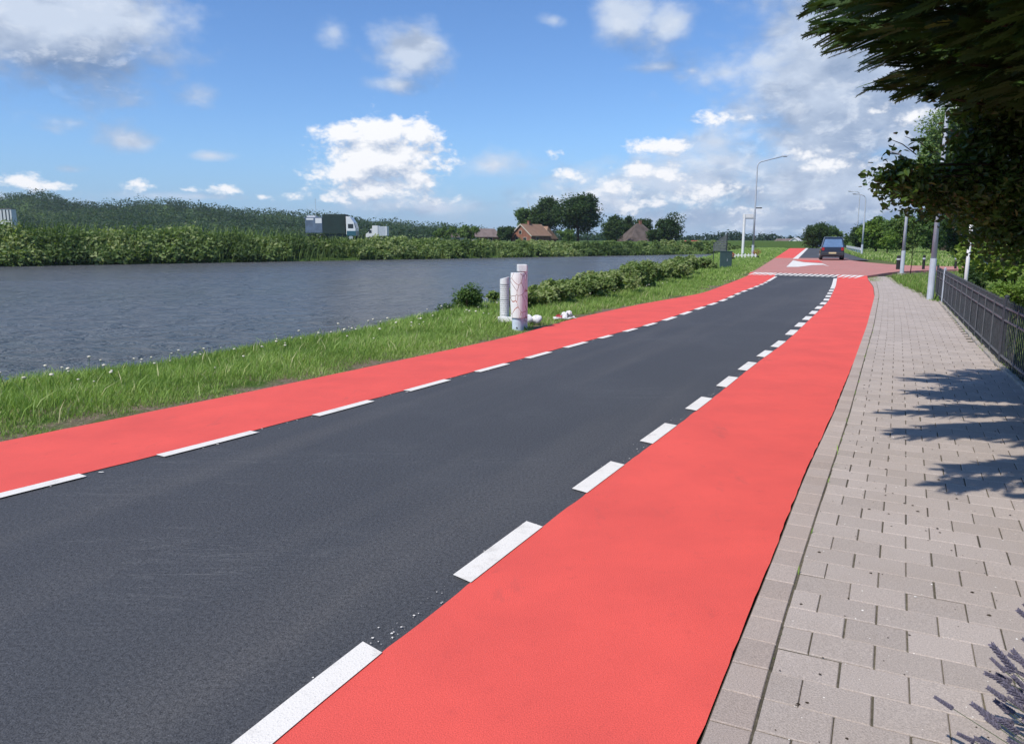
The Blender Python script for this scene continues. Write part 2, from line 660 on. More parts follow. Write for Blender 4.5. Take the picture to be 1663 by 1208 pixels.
def curve(key, back, fwd=None):
    pts = [up(*p) for p in L_[key]]
    x0, y0 = pts[0]
    pts = [(x0 - back * d, y0 - d) for d in (30, 20, 12, 6, 3, 1.2)] + pts
    if fwd is not None:
        x1, y1 = pts[-1]
        pts += [(x1 + fwd * d, y1 + d) for d in (6, 20, 60)]
    xs = np.array([p[0] for p in pts])
    ys = np.array([p[1] for p in pts])
    T = np.linspace(math.log(ys[0] + 40), math.log(ys[-1] + 40), 1200)
    yy = np.exp(T) - 40
    xx = np.interp(yy, ys, xs)
    kern = np.exp(-np.linspace(-2.5, 2.5, 41) ** 2)
    kern /= kern.sum()
    xp = np.concatenate([xx[0] + (xx[:20] - xx[20]), xx, xx[-1] + (xx[-20:] - xx[-21])])
    xp[:20] = xx[0] - (xx[20:0:-1] - xx[0])
    xp[-20:] = xx[-1] + (xx[-1] - xx[-2:-22:-1])
    xs2 = np.convolve(xp, kern, 'valid')
    return lambda y: np.interp(y, yy, xs2)


fLL = curve('LL', .62, .375)
fLR = curve('LR', .62, .39)
fRL = curve('RL', .44, .42)
fRR = curve('RR', .47, .42)
fKR = curve('KR', .47, .42)
# far bank waterline
fb = [up(0, 433, -.9), up(500, 424, -.9), up(800, 418, -.9), up(1160, 412.5, -.9)]
FBD = Vector((fb[3][0] - fb[0][0], fb[3][1] - fb[0][1])).normalized()
FB0 = Vector(fb[0])
FBN = Vector((-FBD.y, FBD.x))        # away from the camera


def e_far(x, y):
    return (x - FB0.x) * FBN.x + (y - FB0.y) * FBN.y


def slopecos(f, y):
    s = (f(y + .5) - f(y - .5))
    return 1 / np.sqrt(1 + s * s)


def verge_w(y):     # crest distance from the red edge
    return np.interp(y, [-20, 5, 15, 40, 100, 160], [2.4, 2.5, 2.9, 4.6, 7.0, 7.0])


def zdrop(y):
    return -np.clip((np.asarray(y, dtype=float) - 133) * .03, 0, 4.0)


def terrain(x, y):
    x = np.asarray(x, dtype=float)
    y = np.asarray(y, dtype=float)
    d = (fLL(y) - x) * slopecos(fLL, y)
    cr = verge_w(y)
    base = -.035 + .03 * np.sin(x * 1.7 + y * .6) * np.clip(d / 1.0, 0, 1) * .6
    zn = base + np.clip((y - 33) / 3, 0, 1) * .06 - np.clip(d - cr, 0, 4) * .62
    e = e_far(x, y)
    zf = -1.9 + np.clip(e + 1.2, 0, 1.6) * .7 + np.clip(e - .4, 0, 9) * .21
    zr = zn + np.where(d < 0, zdrop(y), zdrop(y))
    z = np.maximum(np.maximum(zr, -2.4), zf)
    z = np.where((e > 0), zf, z)
    return z


# ------------------------------------------------------------------ ground sheet
def axis(lo, hi, c, fine, n):
    t = np.linspace(-1, 1, n)
    kk = 6.2
    s = np.sinh(kk * t) / np.sinh(kk)
    return np.where(s < 0, c + s * (c - lo), c + s * (hi - c))


gx = np.concatenate([np.linspace(-1500, -260, 20)[:-1], np.linspace(-260, -60, 60)[:-1], np.linspace(-60, -12, 90)[:-1], np.linspace(-12, 24, 200)[:-1], np.linspace(24, 70, 110)[:-1], np.linspace(70, 260, 50)[:-1], np.linspace(260, 1300, 18)])
gy = np.concatenate([np.linspace(-200, -12, 14)[:-1], np.linspace(-12, 3, 20)[:-1], np.linspace(3, 45, 230)[:-1], np.linspace(45, 170, 250)[:-1], np.linspace(170, 400, 40)[:-1], np.linspace(400, 2200, 24)])
GX, GY = np.meshgrid(gx, gy)
GZ = terrain(GX, GY)
nx, ny = len(gx), len(gy)
ii = (np.arange(ny - 1)[:, None] * nx + np.arange(nx - 1)[None, :]).ravel()
o = npmesh('ground', np.stack([GX.ravel(), GY.ravel(), GZ.ravel()], 1), np.stack([ii, ii + 1, ii + nx + 1, ii + nx], 1), M['ground'], smooth=True)
tag(o, 'green and sandy ground around the road and canal', 'ground', kind='structure')

o = npmesh('water', [(-420, -60, -.9), (140, -60, -.9), (140, 190, -.9), (-420, 190, -.9)], [(0, 1, 2, 3)], M['water'])
tag(o, 'wide grey blue canal with small wind ripples', 'water', kind='structure')


# ------------------------------------------------------------------ strips between two curves
def strip(name, fa, fbb, y0, y1, z, mat, kind='structure', label=None, cat=None, n=None, wob=0.0):
    n = n or max(int((y1 - y0) * 6), 8)
    ys = np.linspace(y0, y1, n)
    a = fa(ys)
    b = fbb(ys)
    if wob:
        a = a + wob * (rng.random(n) - .5)
        b = b + wob * (rng.random(n) - .5)
    z = z + zdrop(ys)
    V = np.stack([np.concatenate([a, b]), np.concatenate([ys, ys]), np.concatenate([z, z])], 1)
    i = np.arange(n - 1)
    o = npmesh(name, V, np.stack([i, i + n, i + n + 1, i + 1], 1), mat)
    return tag(o, label, cat, kind=kind)


PZ = .10          # the junction plateau is raised
pL = up(1226, 443, PZ)
pR = up(1404, 448.3, PZ)
slope_c = (pR[1] - pL[1]) / (pR[0] - pL[0])      # the cross line of the plateau


def ycross(f):
    y = 36.0
    for _ in range(30):
        y = pL[1] + slope_c * (float(f(y)) - pL[0])
    return y


Yc = {k_: ycross(f) for k_, f in (('LL', fLL), ('LR', fLR), ('RL', fRL), ('RR', fRR))}


def strip2(name, fa, fbb, y0, ya, yb, z, mat, label, cat, wob=0.0, n=420):
    t = np.linspace(0, 1, n) ** 1.3
    Ya = y0 + (ya - y0) * t
    Yb = y0 + (yb - y0) * t
    a = fa(Ya)
    b = fbb(Yb)
    if wob:
        a = a + wob * (rng.random(n) - .5)
        b = b + wob * (rng.random(n) - .5)
    V = np.stack([np.concatenate([a, b]), np.concatenate([Ya, Yb]), np.full(2 * n, z)], 1)
    i = np.arange(n - 1)
    o = npmesh(name, V, np.stack([i, i + n, i + n + 1, i + 1], 1), mat)
    return tag(o, label, cat, kind='structure')


# the asphalt reaches 4 cm under the coating on both sides
strip2('road', lambda y: fLL(y) + .03, lambda y: fRR(y) - .01, -8, Yc['LL'], Yc['RR'], 0.0, M['asphalt'], 'dark asphalt carriageway curving away to the right', 'road')
strip2('cycle_lane', fLL, fLR, -8, Yc['LL'], Yc['LR'], .005, M['red'], 'red coated cycle lane on the canal side', 'cycle lane', wob=.012)
strip2('cycle_lane', fRL, fRR, -8, Yc['RL'], Yc['RR'], .005, M['red'], 'wide red coated cycle lane beside the brick pavement', 'cycle lane', wob=.010)
# beyond the plateau


def fR2(y):      # right edge of the far carriageway
    return np.interp(y, [36, 50, 62, 100, 140, 165], [19.5, 24.0, 28.2, 42.6, 57.5, 66.5])


strip('road', lambda y: fLR(y) - .02, fR2, 56, 158, PZ + .002, M['asphalt'], label='far grey carriageway beyond the brick plateau', cat='road')
strip('cycle_lane', fLL, fLR, 60, 158, PZ + .007, M['red'], label='far red cycle lane beyond the brick plateau', cat='cycle lane')
strip('edge_line', fLR, lambda y: fLR(y) + .42, 60, 158, PZ + .012, M['paint'], label='continuous white line beside the far cycle lane', cat='road marking')


# brick plateau and side road, herringbone-like tiny pavers in the material
def make_plateau():
    m, t, o = newmat('red_brick_paving')
    co = objco(t)
    br = t.new('ShaderNodeTexBrick')
    t.L.new(t.mapping(co, (1, 1, 1), (0, 0, R(45))), br.inputs['Vector'])
    br.inputs['Scale'].default_value = 1.0
    br.inputs['Brick Width'].default_value = .22
    br.inputs['Row Height'].default_value = .11
    br.inputs['Mortar Size'].default_value = .008
    br.inputs['Color1'].default_value = C4((.56, .22, .185))
    br.inputs['Color2'].default_value = C4((.46, .20, .175))
    br.inputs['Mortar'].default_value = C4((.24, .19, .15))
    n = t.noise(co, .8, 5, .6)
    c = t.mix(t.rng(n, .4, .75, 0, .7), br.outputs[0], C4((.50, .26, .225)))
    pbsdf(t, o, c, .85, .2)
    return m


M['plateau'] = make_plateau()
ys = np.linspace(0, 1, 30)
lft = [(float(fLL(y)), float(y)) for y in np.linspace(Yc['LL'], 63, 12)]
poly = [(float(fRR(Yc['RR'])), Yc['RR'])]
rgt = [(25.6, 59.5), (24.3, 54.5), (23.5, 50.5), (23.0, 47.0), (23.2, 44.6), (24.6, 43.2), (27, 42.6), (60, 42.0)]
rgt_near = [(60, 39.3), (27, 39.2), (22.5, 38.8), (20.2, 37.6), (18.3, 36.2), (17.2, 35.0)]
outline = lft + [(27.0, 61.5)] + rgt + rgt_near + poly
b_ = MB()
no_ = len(outline)
b_.add([(x, y, PZ + .011) for x, y in outline], [tuple(range(no_))[::-1]])
b_.add([(x, y, PZ + .011) for x, y in outline] + [(x, y, -.1) for x, y in outline], [(i, (i + 1) % no_, (i + 1) % no_ + no_, i + no_) for i in range(no_)])
o = b_.build('brick_plateau', M['plateau'])
tag(o, 'raised junction plateau paved in red bricks with a side road', 'road', kind='structure')

# markings: dashes with skewed ends beside both lanes, blocks and teeth on the plateau line
mk = MB()


def pt(f, y, off):
    s = (float(f(y + .3)) - float(f(y - .3))) / .6
    nrm = Vector((-1, s)).normalized() if True else None      # to the left of the curve
    return (float(f(y)) + nrm.x * off, y + nrm.y * off)


def dash(f, y0, y1, side, wd, z=.0095, skew=0.0):
    n = max(2, int((y1 - y0) / .25) + 1)
    ys = np.linspace(y0, y1, n)
    inner = [pt(f, y, side * -.004) for y in ys]
    outer = [pt(f, y + skew, side * wd) for y in ys]
    V = [(x, y, z) for x, y in inner] + [(x, y, z) for x, y in outer]
    mk.add(V, [(i, i + 1, i + 1 + n, i + n) if side < 0 else (i + n, i + n + 1, i + 1, i) for i in range(n - 1)])


L_PY = [(812, 771), (740, 703), (675, 652), (635, 617), (604, 591), (582, 572.5), (565, 556), (550.5, 545.5), (538.5, 534)]
rd = [((340, 1242), (612, 1062)), ((765, 948), (878, 857)), ((952, 802), (1012, 756)), ((1062, 722), (1098, 692)), ((1133, 668), (1157, 648)), ((1184, 630), (1198, 614)), ((1216, 603), (1228, 590)), ((1243, 581), (1255, 571)), ((1266, 565), (1277, 555))]
for a, b in rd:
    dash(fRL, up(*a)[1], up(*b)[1], 1, .115, skew=.03)
y = up(1289, 545)[1]
while y < Yc['RL'] - .8:
    dash(fRL, y, y + .72, 1, .13)
    y += 1.22
dash(fRL, Yc['RL'] - 7, Yc['RL'], 1, .13, z=.0135)
ld = [((-60, 830), (130, 771)), ((262, 740), (408, 701)), ((497, 675), (595, 651)), ((645, 635), (720, 617)), ((760, 604), (818, 591)), ((843, 582), (888, 572)), ((910, 565), (945, 556)), ((963, 550), (990, 545)), ((1006, 539), (1030, 534)), ((1044, 530), (1062, 525))]
for a, b in ld:
    dash(fLR, up(*a)[1], up(*b)[1], -1, .10, skew=0)
y = up(1075, 521)[1]
while y < Yc['LR'] - .8:
    dash(fLR, y, y + .72, -1, .12)
    y += 1.2
dash(fLR, Yc['LR'] - 5, Yc['LR'], -1, .12, z=.0135)
o = mk.build('lane_markings', M['paint'])
tag(o, 'white dashes along the inner edges of both red lanes', 'road marking', kind='structure')

RW = 1.15        # ramp length
def onl(f, off=0.0):
    y_ = 36.0
    for _ in range(30):
        y_ = pL[1] - off * math.sqrt(1 + slope_c ** 2) + slope_c * (float(f(y_)) - pL[0])
    return (float(f(y_)), y_)
def rampq(name, fp, fq, mat, label):
    p, q = Vector(onl(fp)), Vector(onl(fq))
    pb_, qb_ = Vector(onl(fp, RW)), Vector(onl(fq, RW))
    o = MB().add([(p.x, p.y, PZ + .0112), (q.x, q.y, PZ + .0112), (qb_.x, qb_.y, .0075), (pb_.x, pb_.y, .0075)], [(3, 2, 1, 0)]).build(name, mat)
    tag(o, label, 'ramp', kind='structure')
rampq('ramp', fLL, fLR, M['red'], 'red coated ramp up to the plateau on the canal side')
rampq('ramp', fLR, fRL, M['asphalt'], 'asphalt ramp up to the plateau')
rampq('ramp', fRL, fRR, M['red'], 'red coated ramp up to the plateau beside the pavement')
mk = MB()
cl = Vector((pR[0] - pL[0], pR[1] - pL[1]))
nB = 21
cu = cl.normalized()
cn = Vector((-cu.y, cu.x))
Lc = cl.length
st_ = Lc / nB
def rz_(v):
    dd = -(Vector((v.x, v.y)) - Vector(pL)).dot(cn)
    return .0165 + PZ * (1 - min(max(dd / RW, 0), 1)) + .003
for i in range(nB):
    p = Vector(pL) + cu * (i + .12) * st_
    redpart = (i < 4) or (i > nB - 5)
    if redpart:
        q = [p, p + cu * st_ * .86, p + cu * st_ * .43 - cn * 1.1]
        q = [q[0] + cn * .0, q[0] - cn * .15, q[2], q[1] - cn * .15, q[1] + cn * .0]
        mk.add([(v.x, v.y, rz_(v)) for v in q], [(0, 1, 2, 3, 4)])
    else:
        q = [p + cn * .0, p - cn * .75, p + cu * st_ * .58 - cn * .75, p + cu * st_ * .58 + cn * .0]
        mk.add([(v.x, v.y, rz_(v)) for v in q], [(0, 1, 2, 3)])
o = mk.build('plateau_markings', M['paint'])
tag(o, 'row of white blocks and shark teeth across the road', 'road marking', kind='structure')
tip = [(1277, 434), (1288, 423.2), (1305.5, 426.6), (1336, 428.6), (1347, 433.4), (1337, 430.6), (1320, 431), (1296, 434)]
mk = MB()
tp = [up(*p, PZ) for p in tip]
mk.add([(x, y, PZ + .017) for x, y in tp], [tuple(range(len(tp)))[::-1]])
o = mk.build('hatch_marking', M['paint'])
tag(o, 'white pointed wedge painted on the brick plateau', 'road marking', kind='structure')
mk = MB()
tp = [up(*p, PZ) for p in [(1291, 422.6), (1330, 423.4), (1337, 427), (1306, 425.4)]]
mk.add([(x, y, PZ + .0155) for x, y in tp], [tuple(range(len(tp)))[::-1]])
o = mk.build('red_band', M['red'])
tag(o, 'thin red coated band at the far plateau edge', 'road marking', kind='structure')

# paint crumbs and splashes between the dashes
fl = MB()
for _ in range(430):
    y = 2.2 + 11 * rng.random() ** 1.6
    off = abs(rng.normal(0, .055)) + .01
    x, yy = pt(fRL, y, off)
    if math.sin(y * 5.1) + math.sin(y * 2.3 + 1) < -.15:
        continue
    r = .0010 + .0042 * rng.random() ** 3
    a0 = rng.random() * 6
    n = 5
    fl.add([(x + r * (1 + .9 * rng.random()) * math.cos(a0 + j * 6.283 / n), yy + r * (1 + .9 * rng.random()) * math.sin(a0 + j * 6.283 / n), .0075) for j in range(n)], [tuple(range(n))])
for _ in range(90):
    y = 4.5 + 9 * rng.random()
    x, yy = pt(fLR, y, -(.015 + abs(rng.normal(0, .05))))
    r = .003 + .009 * rng.random() ** 3
    fl.add([(x + 2 * r * math.cos(j * 1.257), yy + r * math.sin(j * 1.257), .0075) for j in range(5)], [tuple(range(5))])
o = fl.build('paint_crumbs', M['paint'])
tag(o, 'white paint crumbs and smears between the lane dashes', 'paint crumbs', kind='stuff')

# ------------------------------------------------------------------ pavement of real pavers
PB = [(-2.2, -8), (1.0, -1.2), (2.35, 1.6), (3.05, 2.9), (4.15, 5.1), (5.82, 8.5), (6.38, 9.85), (7.08, 11.36), (8.57, 14.47), (11.0, 19.49), (11.24, 20.5), (12.11, 22.6), (13.98, 27.6), (16.2, 33.0), (16.9, 34.4)]
PBx = [p[0] for p in PB]
PBy = [p[1] for p in PB]


def fPB(y):
    return np.interp(y, PBy, PBx)


def arc(f, y0, y1, step):
    ys = np.arange(y0, y1, .02)
    xs = f(ys)
    s = np.concatenate([[0], np.cumsum(np.hypot(np.diff(xs), np.diff(ys)))])
    ss = np.arange(0, s[-1], step)
    yy = np.interp(ss, s, ys)
    xx = np.interp(ss, s, xs)
    tx = np.gradient(xx)
    ty = np.gradient(yy)
    kern = np.ones(15) / 15
    tx = np.convolve(np.pad(tx, 7, 'edge'), kern, 'valid')
    ty = np.convolve(np.pad(ty, 7, 'edge'), kern, 'valid')
    l = np.hypot(tx, ty)
    return xx, yy, tx / l, ty / l


def bricks(name, quads, mat, z=.012, bev=.004, label='', cat=''):
    """quads (n,4,2) ccw; bevelled tops; one mesh: the pattern of one paved sheet"""
    Q = np.asarray(quads)
    n = len(Q)
    c = Q.mean(1, keepdims=True)
    d = Q - c
    ln = np.linalg.norm(d, axis=2, keepdims=True)
    outer = c + d * (1 - .0008 / ln)
    inner = c + d * (1 - (bev * 1.4) / ln)
    zt = z + rng.normal(0, .0012, n)[:, None] + rng.normal(0, .0006, (n, 4))
    V = np.concatenate([np.concatenate([outer, np.full((n, 4, 1), -.02)], 2),
                        np.concatenate([outer, (zt - .004)[..., None]], 2),
                        np.concatenate([inner, zt[..., None]], 2)], 1).reshape(-1, 3)
    b = (np.arange(n) * 12)[:, None]
    fs = [[8, 9, 10, 11]]
    for j in range(4):
        q = (j + 1) % 4
        fs.append([j, q, 4 + q, 4 + j])
        fs.append([4 + j, 4 + q, 8 + q, 8 + j])
    F = np.concatenate([b + np.array(f) for f in fs], 0)
    tint = np.repeat(rng.random(n) ** 1.2, 12)
    o = npmesh(name, V, F, mat, tint=tint)
    return tag(o, label, cat, kind='structure')


ROW = .19
BL = .232
xx, yy, tx, ty = arc(fKR, -1.0, 33.5, ROW)
quads = []
for i in range(len(xx) - 1):
    # rows run at right angles to the kerb
    n0 = (ty[i], -tx[i])
    n1 = (ty[i + 1], -tx[i + 1])
    g = .0022
    off0 = g
    t0 = 0.0
    first = BL if i % 2 else BL * .5
    while t0 < 7:
        t1 = t0 + first
        first = BL
        a, b = t0 + g, t1 - g
        p0 = (xx[i] + n0[0] * a + tx[i] * g, yy[i] + n0[1] * a + ty[i] * g)
        p1 = (xx[i] + n0[0] * b + tx[i] * g, yy[i] + n0[1] * b + ty[i] * g)
        p2 = (xx[i + 1] + n1[0] * b - tx[i] * g, yy[i + 1] + n1[1] * b - ty[i] * g)
        p3 = (xx[i + 1] + n1[0] * a - tx[i] * g, yy[i + 1] + n1[1] * a - ty[i] * g)
        mx, my = (p0[0] + p2[0]) / 2, (p0[1] + p2[1]) / 2
        if mx > fPB(my) - .02:
            break
        j = rng.normal(0, .0011, 2)
        quads.append([(p[0] + j[0], p[1] + j[1]) for p in (p0, p1, p2, p3)])
        t0 = t1
bricks('pavement', quads, M['paver'], label='footpath of pinkish grey concrete pavers in running bond', cat='pavement')
# kerb course
xx, yy, tx, ty = arc(fKR, -1.0, 34.2, .2)
quads = []
sj = 0
for i in range(len(xx) - 1):
    g = .0018
    j0 = rng.normal(0, .012)
    a0 = .006
    w0 = (xx[i] - float(fRR(yy[i]))) * (ty[i]) - .012
    w1 = (xx[i + 1] - float(fRR(yy[i + 1]))) * (ty[i + 1]) - .012
    w0 = max(w0 * 1.0, .12)
    w1 = max(w1 * 1.0, .12)
    n0 = (-ty[i], tx[i])
    n1 = (-ty[i + 1], tx[i + 1])
    p0 = (xx[i] + n0[0] * w0 + tx[i] * g, yy[i] + n0[1] * w0 + ty[i] * g)
    p1 = (xx[i] + n0[0] * a0 + tx[i] * g, yy[i] + n0[1] * a0 + ty[i] * g)
    p2 = (xx[i + 1] + n1[0] * a0 - tx[i] * g, yy[i + 1] + n1[1] * a0 - ty[i] * g)
    p3 = (xx[i + 1] + n1[0] * w1 - tx[i] * g, yy[i + 1] + n1[1] * w1 - ty[i] * g)
    quads.append([p0, p1, p2, p3])
bricks('kerb', quads, M['kerbstone'], z=.013, label='course of square kerb pavers beside the red lane', cat='kerb')
o = strip('pavement_bed', lambda y: fRR(y) + .009, lambda y: fPB(y) + .05, -2, 34, .0065, M['joint'], label='sandy bed showing in the joints of the pavers', cat='pavement bed')

gm = MB()
for _ in range(520):
    y = 2.2 + 16 * rng.random() ** 1.4
    x = float(fKR(y)) + rng.random() * (float(fPB(y)) - float(fKR(y)))
    r = .0025 + .005 * rng.random() ** 3
    a0 = rng.random() * 6
    gm.add([(x + r * (1 + .8 * rng.random()) * math.cos(a0 + j * 1.257), y + r * (1 + .8 * rng.random()) * math.sin(a0 + j * 1.257), .0135) for j in range(5)] + [(x, y, .0135 + r * .7)], [(0, 1, 5), (1, 2, 5), (2, 3, 5), (3, 4, 5), (4, 0, 5)])
o = gm.build('grit', M['bark'])
tag(o, 'tiny dark bits of grit and plant debris on the footpath', 'grit', kind='stuff')
gm = MB()
for _ in range(260):
    y = 2.2 + 9 * rng.random() ** 1.4
    x = float(fKR(y)) + rng.random() * (float(fPB(y)) - float(fKR(y)))
    r = .002 + .003 * rng.random() ** 3
    gm.add([(x + r * (1 + .8 * rng.random()) * math.cos(j * 1.257), y + r * (1 + .8 * rng.random()) * math.sin(j * 1.257), .0135) for j in range(5)] + [(x, y, .0135 + r * .7)], [(0, 1, 5), (1, 2, 5), (2, 3, 5), (3, 4, 5), (4, 0, 5)])
o = gm.build('pale_grit', M['paint'])
tag(o, 'tiny pale shell grit scattered on the footpath', 'grit', kind='stuff')

# ------------------------------------------------------------------ grass
def blades(name, X, Y, Z, h, wd, mat, lean=.8, label='', cat='grass', tint=None, wind=(.25, .1)):
    n = len(X)
    a = rng.random(n) * 2 * np.pi
    dx, dy = np.cos(a), np.sin(a)
    la = rng.random(n) * 2 * np.pi
    lm = rng.random(n) * lean * h
    lx = np.cos(la) * lm + wind[0] * h * rng.random(n)
    ly = np.sin(la) * lm + wind[1] * h * rng.random(n)
    hw = wd / 2
    def P(fr, zf, wf):
        cx = X + lx * fr
        cy = Y + ly * fr
        cz = Z + h * zf
        return (np.stack([cx - dx * hw * wf, cy - dy * hw * wf, cz], 1), np.stack([cx + dx * hw * wf, cy + dy * hw * wf, cz], 1))
    a0, b0 = P(0, 0, .8)
    a1, b1 = P(.35, .55, 1.0)
    a2, b2 = P(1.0, .95, .12)
    V = np.stack([a0, b0, a1, b1, a2, b2], 1).reshape(-1, 3)
    b = (np.arange(n) * 6)[:, None]
    F = np.concatenate([b + np.array([0, 1, 3, 2]), b + np.array([2, 3, 5, 4])], 0)
    if tint is None:
        tint = rng.random(n) * .8
    o = npmesh(name, V, F, mat, tint=np.repeat(tint, 6))
    return tag(o, label, cat, kind='stuff')


def vnoise(x, y, s, seed=0):
    """cheap value noise on numpy arrays"""
    r2 = np.random.default_rng(seed)
    T = r2.random((64, 64))
    u = x * s
    v = y * s
    iu = np.floor(u).astype(int)
    iv = np.floor(v).astype(int)
    fu = u - iu
    fv = v - iv
    fu = fu * fu * (3 - 2 * fu)
    fv = fv * fv * (3 - 2 * fv)
    g = lambda i, j: T[i % 64, j % 64]
    return (g(iu, iv) * (1 - fu) + g(iu + 1, iv) * fu) * (1 - fv) + (g(iu, iv + 1) * (1 - fu) + g(iu + 1, iv + 1) * fu) * fv


def verge_pts(n, y0, y1, dmax_extra, dmin=.0):
    Y = y0 + (y1 - y0) * rng.random(n)
    cr = verge_w(Y) + dmax_extra
    d = dmin + (cr - dmin) * rng.random(n)
    X = fLL(Y) - d / slopecos(fLL, Y)
    return X, Y, d


gX, gY, gZ, gH, gW, gT = [], [], [], [], [], []
for (n, y0, y1, hh, ww) in ((150000, 3.5, 14, .115, .0055), (90000, 14, 30, .15, .010), (60000, 30, 62, .17, .022), (36000, 62, 136, .2, .05)):
    X, Y, d = verge_pts(n, y0, y1, 1.0)
    nz = vnoise(X, Y, 1.3, 3) * .6 + vnoise(X, Y, 4.1, 4) * .4
    keep = rng.random(n) < np.clip((d + (nz - .62) * 1.1) / .25, 0.03, 1)
    X, Y, d, nz = X[keep], Y[keep], d[keep], nz[keep]
    h = .68 * hh * (.35 + .9 * rng.random(len(X))) * (.5 + nz) * np.clip(.35 + d / 1.1, .35, 1.5)
    gX.append(X); gY.append(Y); gZ.append(terrain(X, Y) - .01); gH.append(h)
    gW.append(np.full(len(X), ww) * (.7 + .6 * rng.random(len(X))))
    tt = np.clip(nz * .55 + rng.random(len(X)) * .45 - .1, 0, .76)
    dry = rng.random(len(X)) < np.clip(.05 + .45 * np.exp(-d / .15) + .12 * (nz > .66), 0, 1)
    gT.append(np.where(dry, .8 + .2 * rng.random(len(X)), tt))
cat_ = lambda l: np.concatenate(l)
blades('grass', cat_(gX), cat_(gY), cat_(gZ), cat_(gH), cat_(gW), M['grass'], tint=cat_(gT), label='long green grass on the canal verge')
# coarser arching blades and dry stalks standing above the rest
X, Y, d = verge_pts(3200, 4, 26, .8, .35)
blades('tall_grass', X, Y, terrain(X, Y), .10 + .13 * rng.random(len(X)), .006 + .007 * rng.random(len(X)), M['grass'], lean=1.1, tint=np.where(rng.random(len(X)) < .3, .78 + .22 * rng.random(len(X)), .1 + .65 * rng.random(len(X))), label='coarse arching blades and dry stalks in the verge')
# lawn right of the road and garden grass
n = 60000
Y = 20 + 38 * rng.random(n) ** .8
X = 10 + 34 * rng.random(n)
ok = (X > fPB(np.minimum(Y, 34.4)) + .05) & ~((Y > 37.0) & (Y < 43.6) & (X > 19.5)) & ~((Y > 34.0) & (X < 17.6 + (Y - 34.4) * .9)) & ((Y < 36.6 + 0 * X) | (X > 24) | (X > 20.2 + 0 * Y) & (Y < 38.2))
ok &= ~((Y > 43) & (X < fR2(Y) + 1.0))
X, Y = X[ok], Y[ok]
blades('lawn', X, Y, terrain(X, Y), .06 + .07 * rng.random(len(X)), np.full(len(X), .02), M['lawn'], label='short bright lawn right of the footpath')
n = 70000
Y = 44 + 90 * rng.random(n)
X = fR2(Y) + .3 + 26 * rng.random(n) ** 1.3
ok = ~((Y < 61) & (X < fR2(Y) + 1.2))
X, Y = X[ok], Y[ok]
blades('roadside_grass', X, Y, terrain(X, Y), .12 + .22 * rng.random(len(X)), np.full(len(X), .05), M['grass'], label='rough roadside grass right of the far road', tint=np.where(rng.random(len(X)) < .22, .9, rng.random(len(X)) * .7))
n = 60000
Y = 3 + 30 * rng.random(n)
X = fPB(Y) + .15 + 9 * rng.random(n)
blades('garden_grass', X, Y, terrain(X, Y), .08 + .2 * rng.random(n), np.full(n, .02), M['lawn'], label='grass in the garden behind the black fence', tint=np.where(rng.random(n) < .15, .9, rng.random(n) * .7))

# weeds in the pavement joints and at the fence foot
wx, wy = [], []
for _ in range(900):
    y = 5 + 16 * rng.random()
    wx.append(float(fPB(y)) - .06 + .09 * rng.random())
    wy.append(y)
for _ in range(500):
    y = 20 + 14 * rng.random()
    wx.append(float(fPB(y)) - .12 + .16 * rng.random())
    wy.append(y)
for _ in range(60):
    y = 2 + 20 * rng.random()
    wx.append(float(fKR(y)) + .006 * rng.normal())
    wy.append(y)
for _ in range(700):
    y = 29.5 + 4.5 * rng.random()
    wx.append(float(fRR(y)) + .05 + abs(rng.normal(0, .25)))
    wy.append(y)
wx = np.array(wx)
wy = np.array(wy)
blades('joint_weeds', wx, wy, np.full(len(wx), .0), .015 + .05 * rng.random(len(wx)), np.full(len(wx), .008), M['grass'], label='small weeds in the edges of the footpath', cat='weeds')

# pale flower heads in the verge: individuals sharing one mesh
fm = MB()
fm.tube([(0, 0, 0), (.008, .004, .12), (.0, .0, .24)], .0022, 4)
fo = fm.build('verge_flower', M['grass'])
fo['label'] = 'small white clover flower head in the canal verge grass'
fo['category'] = 'flower'
fo['group'] = 'white flower heads in the verge'
hd = MB().lathe([(.003, 0), (.014, .006), (.018, .014), (.013, .022), (.004, .027)], 8, (0, 0, .235))
M['petal'] = plain('clover_petals', (.74, .69, .54), .8, .2)
ho = hd.build('flower_head', M['petal'], fo, smooth=True)
fl_pts = []
for _ in range(210):
    y = 5 + 22 * rng.random() ** 1.15
    dd = verge_w(y) * (1.0 - .55 * rng.random() ** 1.7) + .25 * rng.random()
    c_ = float(slopecos(fLL, y))
    fl_pts.append((float(fLL(y)) - dd / c_, y))
for i, (x, y) in enumerate(fl_pts):
    o = fo if i == 0 else copy_tree(fo)
    o.location = (x, y, float(terrain(x, y)) + .0)
    s = .55 + .7 * rng.random()
    o.scale = (s * 1.15, s * 1.15, s * .8)
    o.rotation_euler = (rng.normal(0, .15), rng.normal(0, .15), rng.random() * 6)


